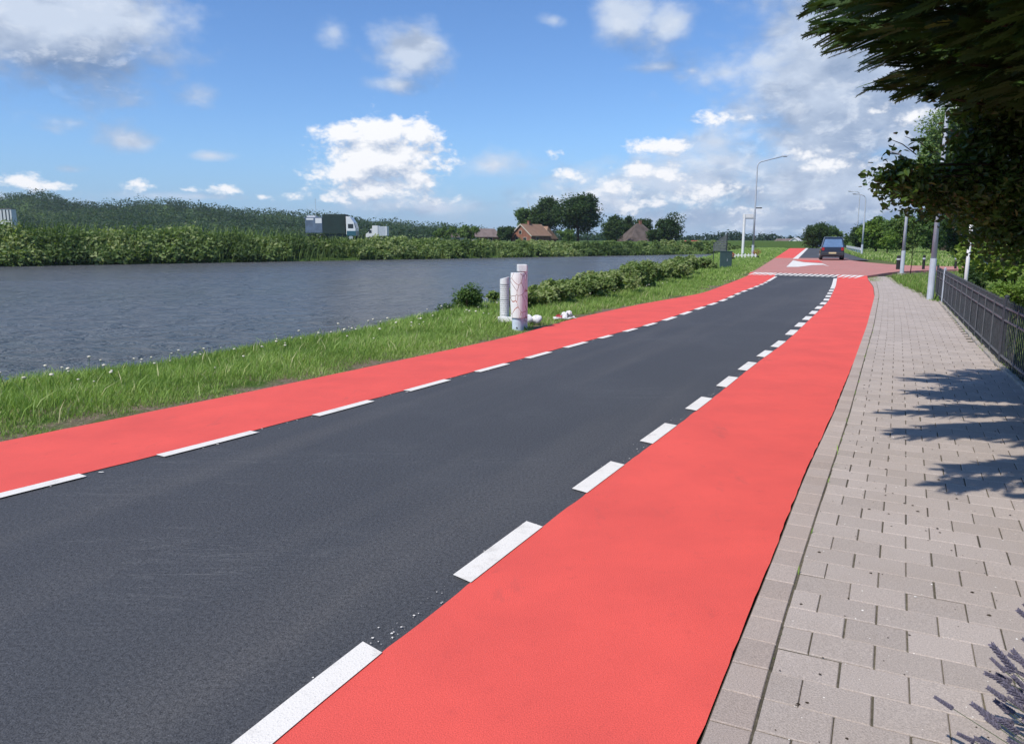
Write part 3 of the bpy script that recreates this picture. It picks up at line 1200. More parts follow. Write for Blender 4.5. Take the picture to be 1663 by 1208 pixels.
# ------------------------------------------------------------------ foliage
def leaf_quads(Pc, size, up_bias=.5, aspect=.55, droop=0.0, nrm=None):
    """one folded rhombic leaf (two triangles as a quad) per centre"""
    n = len(Pc)
    d = rng.normal(size=(n, 3))
    d[:, 2] = d[:, 2] * .6 - droop
    d /= np.linalg.norm(d, axis=1, keepdims=True)
    q = rng.normal(size=(n, 3))
    q[:, 2] += up_bias * 3
    if nrm is not None:
        q = q * .55 + nrm * 1.3
    s = np.cross(d, q)
    s /= np.linalg.norm(s, axis=1, keepdims=True) + 1e-9
    size = np.asarray(size).reshape(-1, 1) if hasattr(size, '__len__') else size
    nn = np.cross(s, d)
    a = Pc - d * size * .5
    c = Pc + d * size * .5
    b = Pc + s * size * aspect * .5 + nn * size * .08 - d * size * .06
    e = Pc - s * size * aspect * .5 + nn * size * .08 - d * size * .06
    V = np.stack([a, b, c, e], 1).reshape(-1, 3)
    F = np.arange(4 * n).reshape(-1, 4)
    return V, F


def leaf_ovals(Pc, size, up_bias=.5, aspect=.55, droop=0.0, nrm=None):
    """pointed oval leaf folded along its midrib: two quads per centre"""
    n = len(Pc)
    d = rng.normal(size=(n, 3))
    d[:, 2] = d[:, 2] * .6 - droop
    d /= np.linalg.norm(d, axis=1, keepdims=True)
    q = rng.normal(size=(n, 3))
    q[:, 2] += up_bias * 3
    if nrm is not None:
        q = q * .6 + nrm * 1.1
    s = np.cross(d, q)
    s /= np.linalg.norm(s, axis=1, keepdims=True) + 1e-9
    size = np.asarray(size).reshape(-1, 1) if hasattr(size, '__len__') else size
    nn = np.cross(s, d)
    w_ = size * aspect * .5
    V = np.stack([Pc - d * size * .5, Pc - d * size * .2 + s * w_ + nn * size * .10, Pc + d * size * .18 + s * w_ * .8 + nn * size * .08, Pc + d * size * .5 - nn * size * .06,
                  Pc + d * size * .18 - s * w_ * .8 + nn * size * .08, Pc - d * size * .2 - s * w_ + nn * size * .10], 1).reshape(-1, 3)
    b = (np.arange(n) * 6)[:, None]
    F = np.concatenate([b + np.array([0, 3, 2, 1]), b + np.array([0, 5, 4, 3])], 0)
    return V, F


def clump_cloud(clumps, per, leaf, up_bias=.5, shell=.45, aspect=.55, droop=0.0, near=False, jit=.13):
    """clumps: list of (x,y,z,rx,ry,rz,tint); leaves gathered toward the outside of each clump"""
    Vs, Fs, Ts = [], [], []
    base = 0
    for (x, y, z, rx, ry, rz, tn) in clumps:
        n = per if isinstance(per, int) else int(per(rx, ry, rz))
        d = rng.normal(size=(n, 3))
        d /= np.linalg.norm(d, axis=1, keepdims=True)
        r = (1 - shell * rng.random((n, 1)) ** 1.2) * (1 + jit * rng.normal(size=(n, 1)))
        lump = 1 + .16 * np.sin(d[:, :1] * 5 + x) * np.cos(d[:, 2:] * 6 + y)
        Pc = np.array([x, y, z]) + d * r * lump * np.array([rx, ry, rz])
        V, F = (leaf_ovals if near else leaf_quads)(Pc, leaf * (.6 + .8 * rng.random(n)), up_bias, aspect, droop, nrm=d)
        Vs.append(V)
        Fs.append(F + base)
        base += len(V)
        Ts.append(np.repeat(np.clip(tn + rng.normal(0, .16, n), 0, 1), 6 if near else 4))
    return np.concatenate(Vs), np.concatenate(Fs), np.concatenate(Ts)


def crown_clumps(c, rx, ry, rz, n, cr, flat=.75, seed=0, tmean=.45):
    r2 = np.random.default_rng(seed)
    out_ = []
    for i in range(n):
        d = r2.normal(size=3)
        d /= np.linalg.norm(d)
        rr = r2.random() ** .45
        p = np.array(c) + d * rr * np.array([rx - cr * .7, ry - cr * .7, rz - cr * .6])
        s = cr * (.6 + .7 * r2.random())
        out_.append((p[0], p[1], p[2], s, s, s * flat, tmean + r2.normal(0, .14)))
    return out_


TREE_N = [0]


def tree(name, x, y, zb, h, wdt, mat, label, group=None, trunk_h=None, leaf=None, cat='tree', nclump=26, cr=None, per=150, seed=1, low=0.0, flat=.75, tmean=.45, depth=None):
    """low: fraction of the height left free under the crown"""
    root = empty(name, (x, y, zb), 0, label, cat, group)
    r2 = random.Random(seed)
    rx = wdt / 2
    ry = (depth or wdt) / 2
    rz = h * (1 - low) / 2
    cz = h * low + rz
    leaf = leaf or h * .035
    cr = cr or min(rx, rz) * .42
    tr_ = max(h * .022, .05)
    tb = MB()
    bend = [(r2.uniform(-.02, .02) * h, r2.uniform(-.02, .02) * h) for _ in range(4)]
    th = cz + rz * .3
    tb.tube([(0, 0, -.4), (bend[0][0], bend[0][1], th * .3), (bend[1][0], bend[1][1], th * .65), (bend[2][0], bend[2][1], th)], [tr_ * 1.5, tr_, tr_ * .7, tr_ * .25], 8)
    nl = 7
    for i in range(nl):
        a = i * 6.283 / nl + r2.random()
        z0 = th * (.3 + .45 * r2.random())
        ex, ey = math.cos(a) * rx * .75, math.sin(a) * ry * .75
        ez = cz + rz * r2.uniform(-.35, .6)
        tb.tube([(bend[0][0], bend[0][1], z0), (ex * .4, ey * .4, z0 + (ez - z0) * .55), (ex, ey, ez)], [tr_ * .55, tr_ * .35, tr_ * .1], 6, False)
    tb.build('trunk', M['bark'], root)
    cl_ = crown_clumps((0, 0, cz), rx, ry, rz, nclump, cr, flat, seed, tmean)
    V, F, T = clump_cloud(cl_, per, leaf)
    npmesh('crown', V, F, mat, root, T)
    return root


# ================================================================== far side of the canal
def s_px(px):
    """point on the far waterline seen under picture column px -> distance along the bank"""
    a = (px - 831.5) / FPX / math.cos(PITCH)
    lo, hi = -400.0, 400.0
    for _ in range(60):
        m = (lo + hi) / 2
        p = FB0 + FBD * m
        if p.y <= 0 or p.x / p.y < a:
            lo = m
        else:
            hi = m
    return lo


TOPX = [-500, 0, 60, 150, 300, 450, 520, 600, 700, 800, 900, 1000, 1100, 1180, 1300]
TOPY = [350, 355, 359, 361, 365, 372, 379, 384, 387.5, 390, 391.5, 395, 399.5, 403, 404]
cl_ = []
seg_end, seg_h, seg_t, seg_gap = -1e9, 1, 0, False
s = s_px(-260)
s_end = s_px(1215)
while s < s_end:
    p0 = FB0 + FBD * s
    px0 = 831.5 + p0.x / max(p0.y, 1) * FPX
    zt = at(px0, np.interp(px0, TOPX, TOPY), p0.y + 3)[2]
    hgt = max(zt + .9, .9)
    tbase = .45 + .22 * math.sin(s * .21) + .12 * math.sin(s * .77)
    if s > seg_end:
        seg_end = s + 1.6 + 3.6 * rng.random()
        seg_h = .80 + .26 * rng.random()
        seg_t = rng.normal(0, .26)
        seg_gap = rng.random() < .3
    hgt *= seg_h
    tbase += seg_t
    for row, (ee, fr) in enumerate(((-.1, .42), (.9, .6), (2.2, .85), (3.6, 1.0), (5.2, 1.0), (7.4, 1.0))):
        p = p0 + FBN * (ee + rng.normal(0, .25)) + FBD * rng.normal(0, .6)
        if seg_gap and row < 2:
            continue
        gz_ = float(terrain(p.x, p.y))
        hh = max(hgt * fr * (.84 + .24 * rng.random()), gz_ + .9 + .55 + .25 * rng.random())
        r = min(max((hh - gz_ - .9) * .5, .42), 1.15)
        zz = -.9 + hh - r * .8
        tn = np.clip(tbase + rng.normal(0, .2) + .05 * row, .05, 1)
        cl_.append((p.x, p.y, zz, r * 1.25, r * 1.1, r * .85, tn))
        if hh > 1.9:
            cl_.append((p.x + rng.normal(0, .3), p.y - .2, zz - r * 1.0, r * 1.15, r, r * .9, tn - .08))  # lower clumps take a darker tint
        if hh > 3.2:
            cl_.append((p.x + rng.normal(0, .3), p.y - .35, zz - r * 1.9, r * 1.1, r, r * .9, tn - .1))
    s += .95 * (1 + max(px0, 0) / 1600)
V, F, T = clump_cloud(cl_, lambda a, b, c: 120, .42, .35, .5)
o = npmesh('bank_bushes', V, F, M['leaf_reed'], tint=T)
tag(o, 'unbroken belt of wild bushes along the far canal bank', 'bushes', kind='stuff')
# tall reeds and grasses standing among them
n = 6500
ss_ = s_px(-260) + (s_end - s_px(-260)) * rng.random(n)
ee = -.6 + 6.5 * rng.random(n) ** 1.0
X = FB0.x + FBD.x * ss_ + FBN.x * ee
Y = FB0.y + FBD.y * ss_ + FBN.y * ee
pxs = 831.5 + X / Y * FPX
yt = np.interp(pxs, TOPX, TOPY)
zt = CAM_H + (389 - yt) / FPX * Y
hh = np.clip((zt + .9) * np.clip(.45 + ee * .17, .4, 1.0), .7, 4.8) * (.72 + .34 * rng.random(n))
tt = np.clip(vnoise(X, Y, .22, 9) * .9 + rng.normal(0, .14, n), 0, 1)
blades('reeds', X, Y, -.9 + np.maximum(hh - 1.3, 0), np.minimum(hh, 1.35), np.full(n, .09), M['leaf_reed'], .55, 'reeds and tall grass on the far canal bank', 'reeds', tint=tt)

# ------------------------------------------------------------------ wooded hills
HPX = [-900, -300, 0, 60, 80, 110, 150, 200, 260, 350, 430, 500, 600, 700, 800, 870, 960, 1080]
HPY = [318, 318, 317, 319, 322, 329, 327, 326, 329, 335, 342, 350, 359, 370, 381, 386, 388, 389]
nu, nv = 150, 26
us = np.linspace(-900, 1080, nu)
V = []
for j in range(nv):
    v = j / (nv - 1)
    for i, u in enumerate(us):
        top = at(u, np.interp(u, HPX, HPY), 650)
        yy_ = 330 + 470 * v
        x_ = top[0] * (yy_ / 650) ** .9
        prof = np.interp(v, [0, .15, .68, 1.0], [0, .12, 1.0, .7])
        zz = .6 + (top[2] - .6 - 4) * prof * (1 + .10 * math.sin(u * .03 + v * 9) * math.sin(v * 3.1)) - (2 if v == 0 else 0)
        V.append((x_, yy_, zz))
V = np.array(V)
ii = (np.arange(nv - 1)[:, None] * nu + np.arange(nu - 1)[None, :]).ravel()
o = npmesh('hills', V, np.stack([ii, ii + 1, ii + nu + 1, ii + nu], 1), M['ground'], smooth=True)
tag(o, 'long low wooded dune ridge beyond the canal', 'hills', kind='structure')
VG = V.reshape(nv, nu, 3)
cl_ = []
for _ in range(2300):
    fu = rng.random() * (nu - 2)
    fv = (rng.random() ** 1.1) * (nv * .78 - 1)
    i, j = int(fu), int(fv)
    p = VG[j, i] * (1 - (fu - i)) + VG[j, i + 1] * (fu - i)
    q = VG[j + 1, i] * (1 - (fu - i)) + VG[j + 1, i + 1] * (fu - i)
    p = p + (q - p) * (fv - j)
    if fu / nu > .87 and rng.random() < .5:
        continue
    r = 5 + 6.5 * rng.random() ** 1.5
    if p[2] < 2:
        r *= .7
    tn = .42 + .28 * math.sin(p[0] * .021 + 1) * math.sin(p[1] * .03) + rng.normal(0, .2)
    cl_.append((p[0], p[1], p[2] + r * .1, r * 1.15, r, r * .75, tn))
V, F, T = clump_cloud(cl_, lambda a, b, c: 150, 1.35, .9, .13, .8, jit=.03)
o = npmesh('hill_forest', V, F, M['hill_leaf'], tint=T)
tag(o, 'continuous deciduous forest covering the distant ridge', 'forest', kind='stuff')
# dense dark belt of wood at the horizon on the right
cl_ = []
for px in np.arange(640, 1330, 2.6):
    Yd = 330 + 60 * rng.random()
    ht = np.interp(px, [640, 860, 960, 1100, 1160, 1180, 1200, 1225, 1240, 1262, 1270, 1300, 1330], [384, 385, 386, 385, 382, 376, 379, 384, 381, 382, 386, 385, 386]) + rng.normal(0, 1.1)
    t_ = at(px, ht, Yd)
    r = 2.2 + 1.6 * rng.random()
    zz = t_[2] - r * .7
    while zz > -3:
        cl_.append((t_[0] + rng.normal(0, .5), Yd, zz, r * 1.1, r, r * .9, .35 + rng.normal(0, .15)))
        zz -= r * 1.1
V, F, T = clump_cloud(cl_, 36, 1.3, .7, .5, .75)
o = npmesh('far_wood', V, F, M['far_leaf'], tint=T)
tag(o, 'low dark line of woods on the right part of the horizon', 'wood', kind='stuff')

# ------------------------------------------------------------------ trees
FAR = 'trees around the houses beyond the canal'


def ptree(px0, px1, ytop, ybase, Y, mat, label, group, seed, low=.05, per=170, ncl=30, flat=.75, tmean=.45, leaf=None, name='leafy_tree', cr=None):
    c = at((px0 + px1) / 2, ybase, Y)
    t_ = at((px0 + px1) / 2, ytop, Y)
    wd = (px1 - px0) / FPX * Y * 1.13
    t_ = (t_[0], t_[1], c[2] + (t_[2] - c[2]) * 1.07)
    return tree(name, c[0], Y, c[2], t_[2] - c[2], wd, M[mat], label, group, seed=seed, low=low, per=per, nclump=ncl, flat=flat, tmean=tmean, leaf=leaf, cr=cr)


for a in [
    (903, 974, 312, 394, 196, 'leaf_dark', 'tallest broad dark tree right of the orange roofed house', FAR, 11, .12, 230, 60, .7, .45, .6),
    (862, 915, 322, 392, 202, 'leaf_dark', 'dark tree rising behind the orange roofed house', FAR, 12, .08, 220, 44, .75, .4, .6),
    (836, 876, 334, 392, 204, 'leaf_mid', 'thinner tree left of and behind the orange roofed house', FAR, 13, .1, 170, 30, .8, .35, .55),
    (903, 938, 372, 396, 180, 'leaf_mid', 'small round green tree between the house and the tallest tree', FAR, 14, .02, 150, 20, .8, .6, .45),
    (976, 1014, 350, 396, 186, 'leaf_dark', 'rounded tree just left of the thatched farmhouse', FAR, 15, .03, 190, 34, .8, .55, .5),
    (1000, 1034, 348, 396, 206, 'leaf_dark', 'tree top showing behind the thatched farmhouse ridge', FAR, 16, .05, 180, 30, .8, .5, .5),
    (1030, 1062, 353, 396, 208, 'leaf_dark', 'low domed tree behind the thatched farmhouse right side', FAR, 17, .05, 180, 28, .7, .35, .5),
    (1062, 1106, 346, 398, 184, 'leaf_dark', 'ragged upright tree right of the thatched farmhouse', FAR, 18, .04, 200, 36, .9, .35, .5),
    (1048, 1076, 372, 398, 178, 'leaf_dark', 'low spreading tree at the foot of the thatched farmhouse', FAR, 19, .02, 150, 20, .8, .4, .45),
    (806, 840, 366, 392, 188, 'leaf_dark', 'small dark bushy tree left of the orange roofed house', FAR, 20, .02, 160, 24, .8, .35, .45),
    (706, 742, 368, 391, 184, 'leaf_mid', 'leftmost small tree in front of the grey roofed bungalow row', FAR, 21, .02, 150, 22, .8, .5, .45),
    (742, 776, 366, 391, 182, 'leaf_mid', 'small rounded tree left of the grey roofed bungalow', FAR, 22, .02, 150, 22, .8, .6, .45),
]:
    ptree(*a[:5], a[5], a[6], a[7], a[8], a[9], a[10], a[11], a[12], a[13], a[14])
for a in [
    (1302, 1350, 362, 407, 141, 'leaf_dark', 'round dark tree at the end of the road', None, 31, .02, 260, 44, .8, .5, .32),
    (1334, 1366, 368, 407, 146, 'leaf_mid', 'lighter tree behind the car at the road end', None, 32, .05, 200, 26, .8, .45, .32),
    (1368, 1378, 378, 404, 120, 'leaf_mid', 'narrow small tree right of the car', None, 33, .05, 90, 10, .9, .45, .25),
]:
    ptree(*a[:5], a[5], a[6], a[7], a[8], a[9], a[10], a[11], a[12], a[13], a[14])
RG = 'trees and shrubs right of the far road'
for a in [
    (1380, 1420, 364, 407, 104, 'leaf_dark', 'farthest tree behind the white rail', RG, 41, .0, 200, 30, .8, .35, .3),
    (1392, 1452, 352, 410, 90, 'leaf_light', 'bright green rounded tree beside the second far lamp', RG, 42, .0, 260, 46, .7, .35, .3),
    (1436, 1496, 350, 412, 84, 'leaf_mid', 'dense green tree behind the cream footed lamp', RG, 43, .0, 260, 46, .7, .55, .3),
    (1425, 1456, 376, 411, 76, 'leaf_light', 'low light green shrub in front of the rounded trees', RG, 44, .0, 160, 20, .8, .45, .22),
    (1486, 1540, 338, 414, 80, 'leaf_mid', 'olive green tree left of the blue grey lamp post', RG, 45, .0, 260, 44, .8, .3, .3),
    (1525, 1600, 300, 416, 62, 'leaf_dark', 'dark high tree right of the blue grey lamp post', RG, 46, .0, 300, 50, .8, .35, .26),
    (1590, 1700, 290, 418, 52, 'leaf_dark', 'dark tree mass behind the garden', RG, 47, .0, 320, 56, .8, .3, .24),
    (1476, 1590, 165, 412, 96, 'leaf_mid', 'tall pale green tree seen through the gap in the near leaves', RG, 48, .35, 300, 60, .8, .75, .36),
]:
    ptree(*a[:5], a[5], a[6], a[7], a[8], a[9], a[10], a[11], a[12], a[13], a[14])


def bush(name, x, y, zb, w_, h, mat, label, group=None, leaf=.08, per=260, ncl=18, seed=1, tmean=.5, cat='bush', depth=None, flat=.8):
    root = empty(name, (x, y, zb), 0, label, cat, group)
    tb = MB()
    r2 = random.Random(seed)
    for i in range(7):
        a = i * .9 + r2.random()
        e_ = (math.cos(a) * w_ * .3, math.sin(a) * w_ * .3, h * .7)
        tb.tube([(0, 0, -.1), (e_[0] * .3, e_[1] * .3, h * .35), e_], [h * .02, h * .014, h * .005], 5, False)
    tb.build('stem', M['bark'], root)
    cl2 = crown_clumps((0, 0, h * .52), w_ / 2, (depth or w_) / 2, h * .5, ncl, min(w_, h) * .26, flat, seed, tmean)
    V, F, T = clump_cloud(cl2, per, leaf, .6)
    npmesh('foliage', V, F, mat, root, T)
    return root


GB = 'garden bushes behind the black fence'
bush('garden_bush', 14.2, 21.5, 0, 4.2, 1.75, M['leaf_light'], 'bright yellow green large leaved bush behind the fence and white pole', GB, .16, 260, 26, 61, .7)
bush('garden_bush', 16.4, 20.0, 0, 3.2, 1.5, M['leaf_light'], 'green bush at the picture edge beside the bright one', GB, .15, 240, 20, 62, .35)
bush('garden_bush', 10.2, 14.6, 0, 2.6, .95, M['leaf_light'], 'low light green mound just behind the fence top', GB, .06, 520, 30, 63, .45)
bush('garden_bush', 12.6, 17.6, 0, 2.2, .8, M['leaf_mid'], 'low feathery bush under the bright one', GB, .07, 420, 22, 64, .4)
bush('garden_bush', 8.1, 10.9, 0, 1.6, .85, M['leaf_mid'], 'dark leafy bush behind the fence corner post', GB, .08, 300, 20, 65, .35)
bush('garden_bush', 7.2, 8.9, 0, 1.5, .75, M['leaf_mid'], 'leafy bush seen through the open fence bars', GB, .08, 300, 20, 66, .45)
bush('garden_bush', 6.0, 6.6, 0, 1.3, .8, M['leaf_mid'], 'shaded bush behind the nearest fence bars', GB, .08, 300, 18, 67, .3)
bush('garden_bush', 12.4, 20.6, 0, .9, .85, M['leaf_dark'], 'small dark shrub at the foot of the white pole', GB, .07, 260, 12, 68, .4)
bush('garden_bush', 19.5, 26.5, 0, 5.0, 2.4, M['leaf_mid'], 'tall green bush at the back of the garden', GB, .18, 260, 30, 69, .3)

# shrubs along the near bank: each one is a bush of its own
NB = 'wild bushes along the near canal edge'
nbl = [(868, 470, 500, 'first leafy bush right of the white posts'), (905, 462, 497, 'tall dark leaved bush behind the litter'), (940, 456, 490, 'broad bush right of the litter'),
       (975, 447, 484, 'rounded bush with dry stalks on the near bank'), (1008, 440, 476, 'bush crowned with long shoots on the near bank'), (1040, 432, 469, 'highest bush of the near bank row'),
       (1068, 427, 461, 'bush right of the highest one on the near bank'), (1094, 425, 454, 'pale green bush past the middle of the row'), (1118, 421, 448, 'yellowish bush nearing the green cabinet'),
       (1142, 419, 442, 'small bush left of the green cabinet')]
for i, (px, yt_, yb_, lb) in enumerate(nbl):
    g = up(px, yb_)
    y0 = g[1]
    cc = float(slopecos(fLL, y0))
    x0, y0 = g[0] - .35, g[1] + .45
    hgt = (yb_ - yt_) / FPX * y0 * 1.1
    bush('bank_bush', x0, y0, float(terrain(x0, y0)) - .05, 1.15 + .04 * y0, hgt * 1.05, M['leaf_reed'], lb, NB, .075 + .0016 * y0, 260, 26, 80 + i, .80 + .12 * math.sin(i * 2.1), depth=1.6 + .05 * y0)
g = up(783, 513)
bush('bank_bush', -1.0, 17.6, -.5, .9, 1.15, M['leaf_mid'], 'lone dark leafy bush left of the white posts', NB, .07, 220, 14, 95, .3)
g = up(765, 505)
bush('bank_bush', -1.55, 17.3, -.5, .7, .75, M['leaf_mid'], 'small leafy tuft beside the lone bush', NB, .06, 160, 9, 96, .35)


# ------------------------------------------------------------------ buildings
M['brick'] = plain('red_brick_wall', (.33, .15, .10), .9, .2, 0, .22, 1.2)
M['roof_orange'] = plain('orange_brown_roof', (.34, .21, .14), .85, .2, 0, .2, .9, (.25, .15, .10))
M['roof_grey'] = plain('grey_brown_roof', (.23, .18, .165), .9, .2, 0, .2, .7)
M['thatch'] = plain('thatch', (.145, .118, .105), .95, .1, 0, .25, .8)
M['trim'] = plain('cream_trim', (.62, .55, .45), .7, .3)
M['glass'] = plain('window_glass', (.03, .035, .04), .12, .6)
M['wall_white'] = plain('white_render', (.72, .72, .70), .8, .2)
M['roof_red'] = plain('red_tiles', (.42, .12, .08), .85, .2)


def house(name, x, y, zb, w_, d, he, hr, rz, wallm, roofm, label, over=.35, hip=0.0, windows=(), chimney=None, trim=None):
    """ridge along local x; gables at the ends (hip moves the ridge ends inwards)"""
    root = empty(name, (x, y, zb), rz, label, 'house')
    wb = MB()
    hx, hy = w_ / 2, d / 2
    wb.box(-hx, hx, -hy, hy, -1.5, he)
    if hip == 0:
        for sx in (-1, 1):
            a = sx * hx
            b = sx * (hx - .2)
            wb.add([(a, -hy, he + .002), (a, hy, he + .002), (a, 0, hr - .12), (b, -hy, he + .002), (b, hy, he + .002), (b, 0, hr - .12)], [(0, 1, 2), (5, 4, 3), (0, 3, 4, 1), (1, 4, 5, 2), (2, 5, 3, 0)])
    wb.build('wall', wallm, root)
    rb = MB()
    ox, oy = hx + over, hy + over
    drop = over * (hr - he) / hy
    t = .16
    for sgn in (-1, 1):
        lo = [(-ox, sgn * oy, he - drop), (ox, sgn * oy, he - drop), (ox - hip, 0, hr), (-ox + hip, 0, hr)]
        hi_ = [(p[0], p[1], p[2] + t) for p in lo]
        fs = [(0, 1, 2, 3), (7, 6, 5, 4), (0, 4, 5, 1), (1, 5, 6, 2), (2, 6, 7, 3), (3, 7, 4, 0)]
        rb.add(lo + hi_, fs)
    if hip:
        for sgn in (-1, 1):
            rb.add([(sgn * ox, -oy, he - drop + t), (sgn * ox, oy, he - drop + t), (sgn * (ox - hip), 0, hr + t)], [(0, 1, 2)])
    ro = rb.build('roof', roofm, root)
    if chimney:
        cx, cy, cw = chimney
        MB().box(cx - cw, cx + cw, cy - cw, cy + cw, hr - 1.2, hr + .8).box(cx - cw - .06, cx + cw + .06, cy - cw - .06, cy + cw + .06, hr + .802, hr + .92).build('chimney', M['brick'], ro)
    if trim:
        for sx in (-1, 1):
            tb_ = MB()
            for sgn in (-1, 1):
                a = sx * (ox + .012)
                tb_.add([(a, sgn * oy, he - drop - .12), (a, 0, hr - .12), (a, 0, hr + t + .03), (a, sgn * oy, he - drop + t + .03)], [(0, 1, 2, 3)])
            tb_.build('gable_trim', trim, ro)
    for (side, u, z0, ww, wh) in windows:
        fb_ = MB()
        gb_ = MB()
        if side in ('f', 'b'):
            s_ = -1 if side == 'f' else 1
            fb_.box(u - ww / 2 - .07, u + ww / 2 + .07, s_ * hy - .05, s_ * hy + .05, z0 - .07, z0 + wh + .07)
            gb_.box(u - ww / 2, u + ww / 2, s_ * hy - .07, s_ * hy + .07, z0, z0 + wh)
        else:
            s_ = -1 if side == 'l' else 1
            fb_.box(s_ * hx - .05, s_ * hx + .05, u - ww / 2 - .07, u + ww / 2 + .07, z0 - .07, z0 + wh + .07)
            gb_.box(s_ * hx - .07, s_ * hx + .07, u - ww / 2, u + ww / 2, z0, z0 + wh)
        f_ = fb_.build('window', M['trim'], root)
        gb_.build('pane', M['glass'], f_)
    return root


p = at(862, 394, 190)
house('brick_house', p[0], 190, p[2] - .3, 8.0, 6.2, 2.0, 4.6, R(52), M['brick'], M['roof_orange'], 'brick house with an orange brown roof and cream gable trim left of the tallest trees', .3, 0,
      [('l', -1.2, .5, .9, 1.0), ('l', 1.2, .5, .9, 1.0), ('l', .2, 2.35, .7, .8), ('f', -1.5, .6, 1.0, 1.0)], (-.8, 0, .3), M['trim'])
p = at(878, 395, 194)
house('brick_house', p[0] + .4, 195, p[2] - .4, 5.4, 5.2, 1.6, 4.4, R(-38), M['brick'], M['roof_orange'], 'lower brown roofed annex against the right side of the brick house', .3, 1.2, [('f', 0, .5, 1, .9)])
p = at(1037, 397, 194)
house('farmhouse', p[0], 194, p[2] - .3, 8.6, 8.6, 1.0, 5.3, R(18), M['brick'], M['thatch'], 'farmhouse with a steep pyramid shaped thatched roof', .35, 3.9, [('f', -1.0, .15, .8, .7), ('f', 1.6, .15, .8, .7)], (0.3, 0, .28))
p = at(784, 389, 200)
house('bungalow', p[0], 200, p[2] - .5, 8.5, 6, 1.2, 3.1, R(10), M['brick'], M['roof_grey'], 'bungalow with a pinkish grey roof left of the small dark tree', .3, 1.5, [('f', -2, .2, 1, .8), ('f', 1.5, .2, 1, .8)])
p = at(744, 390, 198)
house('bungalow', p[0], 196, p[2] - .5, 9.5, 5, 1.3, 2.1, R(4), M['trim'], M['roof_grey'], 'low pale walled bungalow half hidden behind two small trees', .3, 1.0, [('f', -3, .2, 1, .8), ('f', 0, .2, 1, .8), ('f', 3, .2, 1, .8)])
p = at(1121, 400, 205)
house('brick_shed', p[0], 205, p[2] - .4, 4.6, 4, 1.1, 1.75, R(-6), M['trim'], M['roof_red'], 'small low shed with a red tiled roof right of the farm trees', .2, .4, [('f', 0, .2, .9, .7)])
p = at(1292, 404, 230)
house('white_house', p[0], 230, p[2] - 1.2, 5.6, 5, 2.6, 4.3, R(60), M['wall_white'], M['wall_white'], 'white house with a pale roof left of the round dark tree', .3, 0, [('l', 0, 1.0, 1, 1)])
p = at(1276, 404, 260)
house('grey_house', p[0], 262, p[2] - 1.0, 7.0, 6, 2.3, 4.2, R(10), M['wall_white'], M['roof_grey'], 'grey roofed house left of the white house', .3, 1.2, [('f', 0, 1.0, 1, 1)])
p = at(1229, 403, 240)
house('white_house', p[0], 240, p[2] - .2, 2.4, 3.4, .5, 1.7, R(88), M['wall_white'], M['wall_white'], 'tiny white gabled hut on the horizon right of the tall lamp', .12, 0, [('r', 0, .1, .5, .4)])
# white block on the hillside
p = at(14, 358, 330)
rt = empty('apartment_block', (p[0], 330, p[2] - 4), R(6), 'small white block with dark window strips at the far left horizon', 'building')
MB().box(-2.4, 2.4, -2, 2, 0, 8.6).build('wall', M['wall_white'], rt)
MB().box(-2.55, 2.55, -2.15, 2.15, 8.603, 8.85).build('roof', M['roof_grey'], rt)
for u in (-1.2, .2, 1.5):
    MB().box(u - .22, u + .22, -2.05, -1.9, 3.6, 8.3).build('window', M['glass'], rt)

# wind turbine beyond the trees
p = at(858, 342, 330)
tz = at(858, 392, 330)[2]
rt = empty('wind_turbine', (p[0], 330, tz), R(14), 'small white wind turbine standing behind the brick house', 'wind turbine')
hh = p[2] - tz
MB().tube([(0, 0, -3), (0, 0, hh)], [.42, .22], 10).build('tower', M['white'], rt)
MB().box(-.3, .3, -.9, .8, hh - .25, hh + .35).build('nacelle', M['white'], rt, bevel=.08)
rotor = MB().lathe([(.05, 0), (.3, .1), (.3, .35)], 10, (0, 0, 0)).build('hub', M['white'], rt)
rotor.rotation_euler = (R(-90), 0, 0)
rotor.location = (0, -1.3, hh)
for k_ in range(3):
    a = R(100 + 120 * k_)
    bl = MB()
    Mx = Matrix.Rotation(-(a - R(90)), 4, 'Y')
    pr = [(-.1, 0), (.3, .6), (.22, 2.2), (.02, 4.4), (-.04, 4.4), (-.12, 1.5)]
    bl.prism([(x, z) for x, z in pr][::-1], .08, Matrix.Translation((0, -1.42, hh)) @ Mx)
    bl.build('blade', M['white'], rt)

# mast on the hill behind the lorry
p = at(513.5, 356, 330)
q = at(513.5, 322, 330)
rt = empty('antenna_mast', (p[0], 330, p[2] - 3), 0, 'thin grey mast rising behind the lorry', 'mast')
MB().tube([(0, 0, 0), (0, 0, q[2] - p[2] + 3)], [.16, .07], 6).build('pole', M['steel'], rt)
MB().box(-.5, .5, -.05, .05, q[2] - p[2] + 1.2, q[2] - p[2] + 1.32).box(-.35, .35, -.05, .05, q[2] - p[2] + 2.2, q[2] - p[2] + 2.3).build('crossbar', M['steel'], rt)

# ------------------------------------------------------------------ vehicles beyond the canal
M['tarp_green'] = plain('dark_green_tarpaulin', (.022, .042, .036), .55, .4, 0, .2, 1.2)
M['box_blue'] = plain('blue_grey_container', (.14, .19, .27), .5, .4, 0, .2, 1.5)
M['cab_white'] = plain('white_cab_paint', (.78, .78, .78), .3, .5, 0, .05, 2)
M['cab_blue'] = plain('teal_cab_paint', (.04, .12, .16), .35, .5, 0, .05, 2)


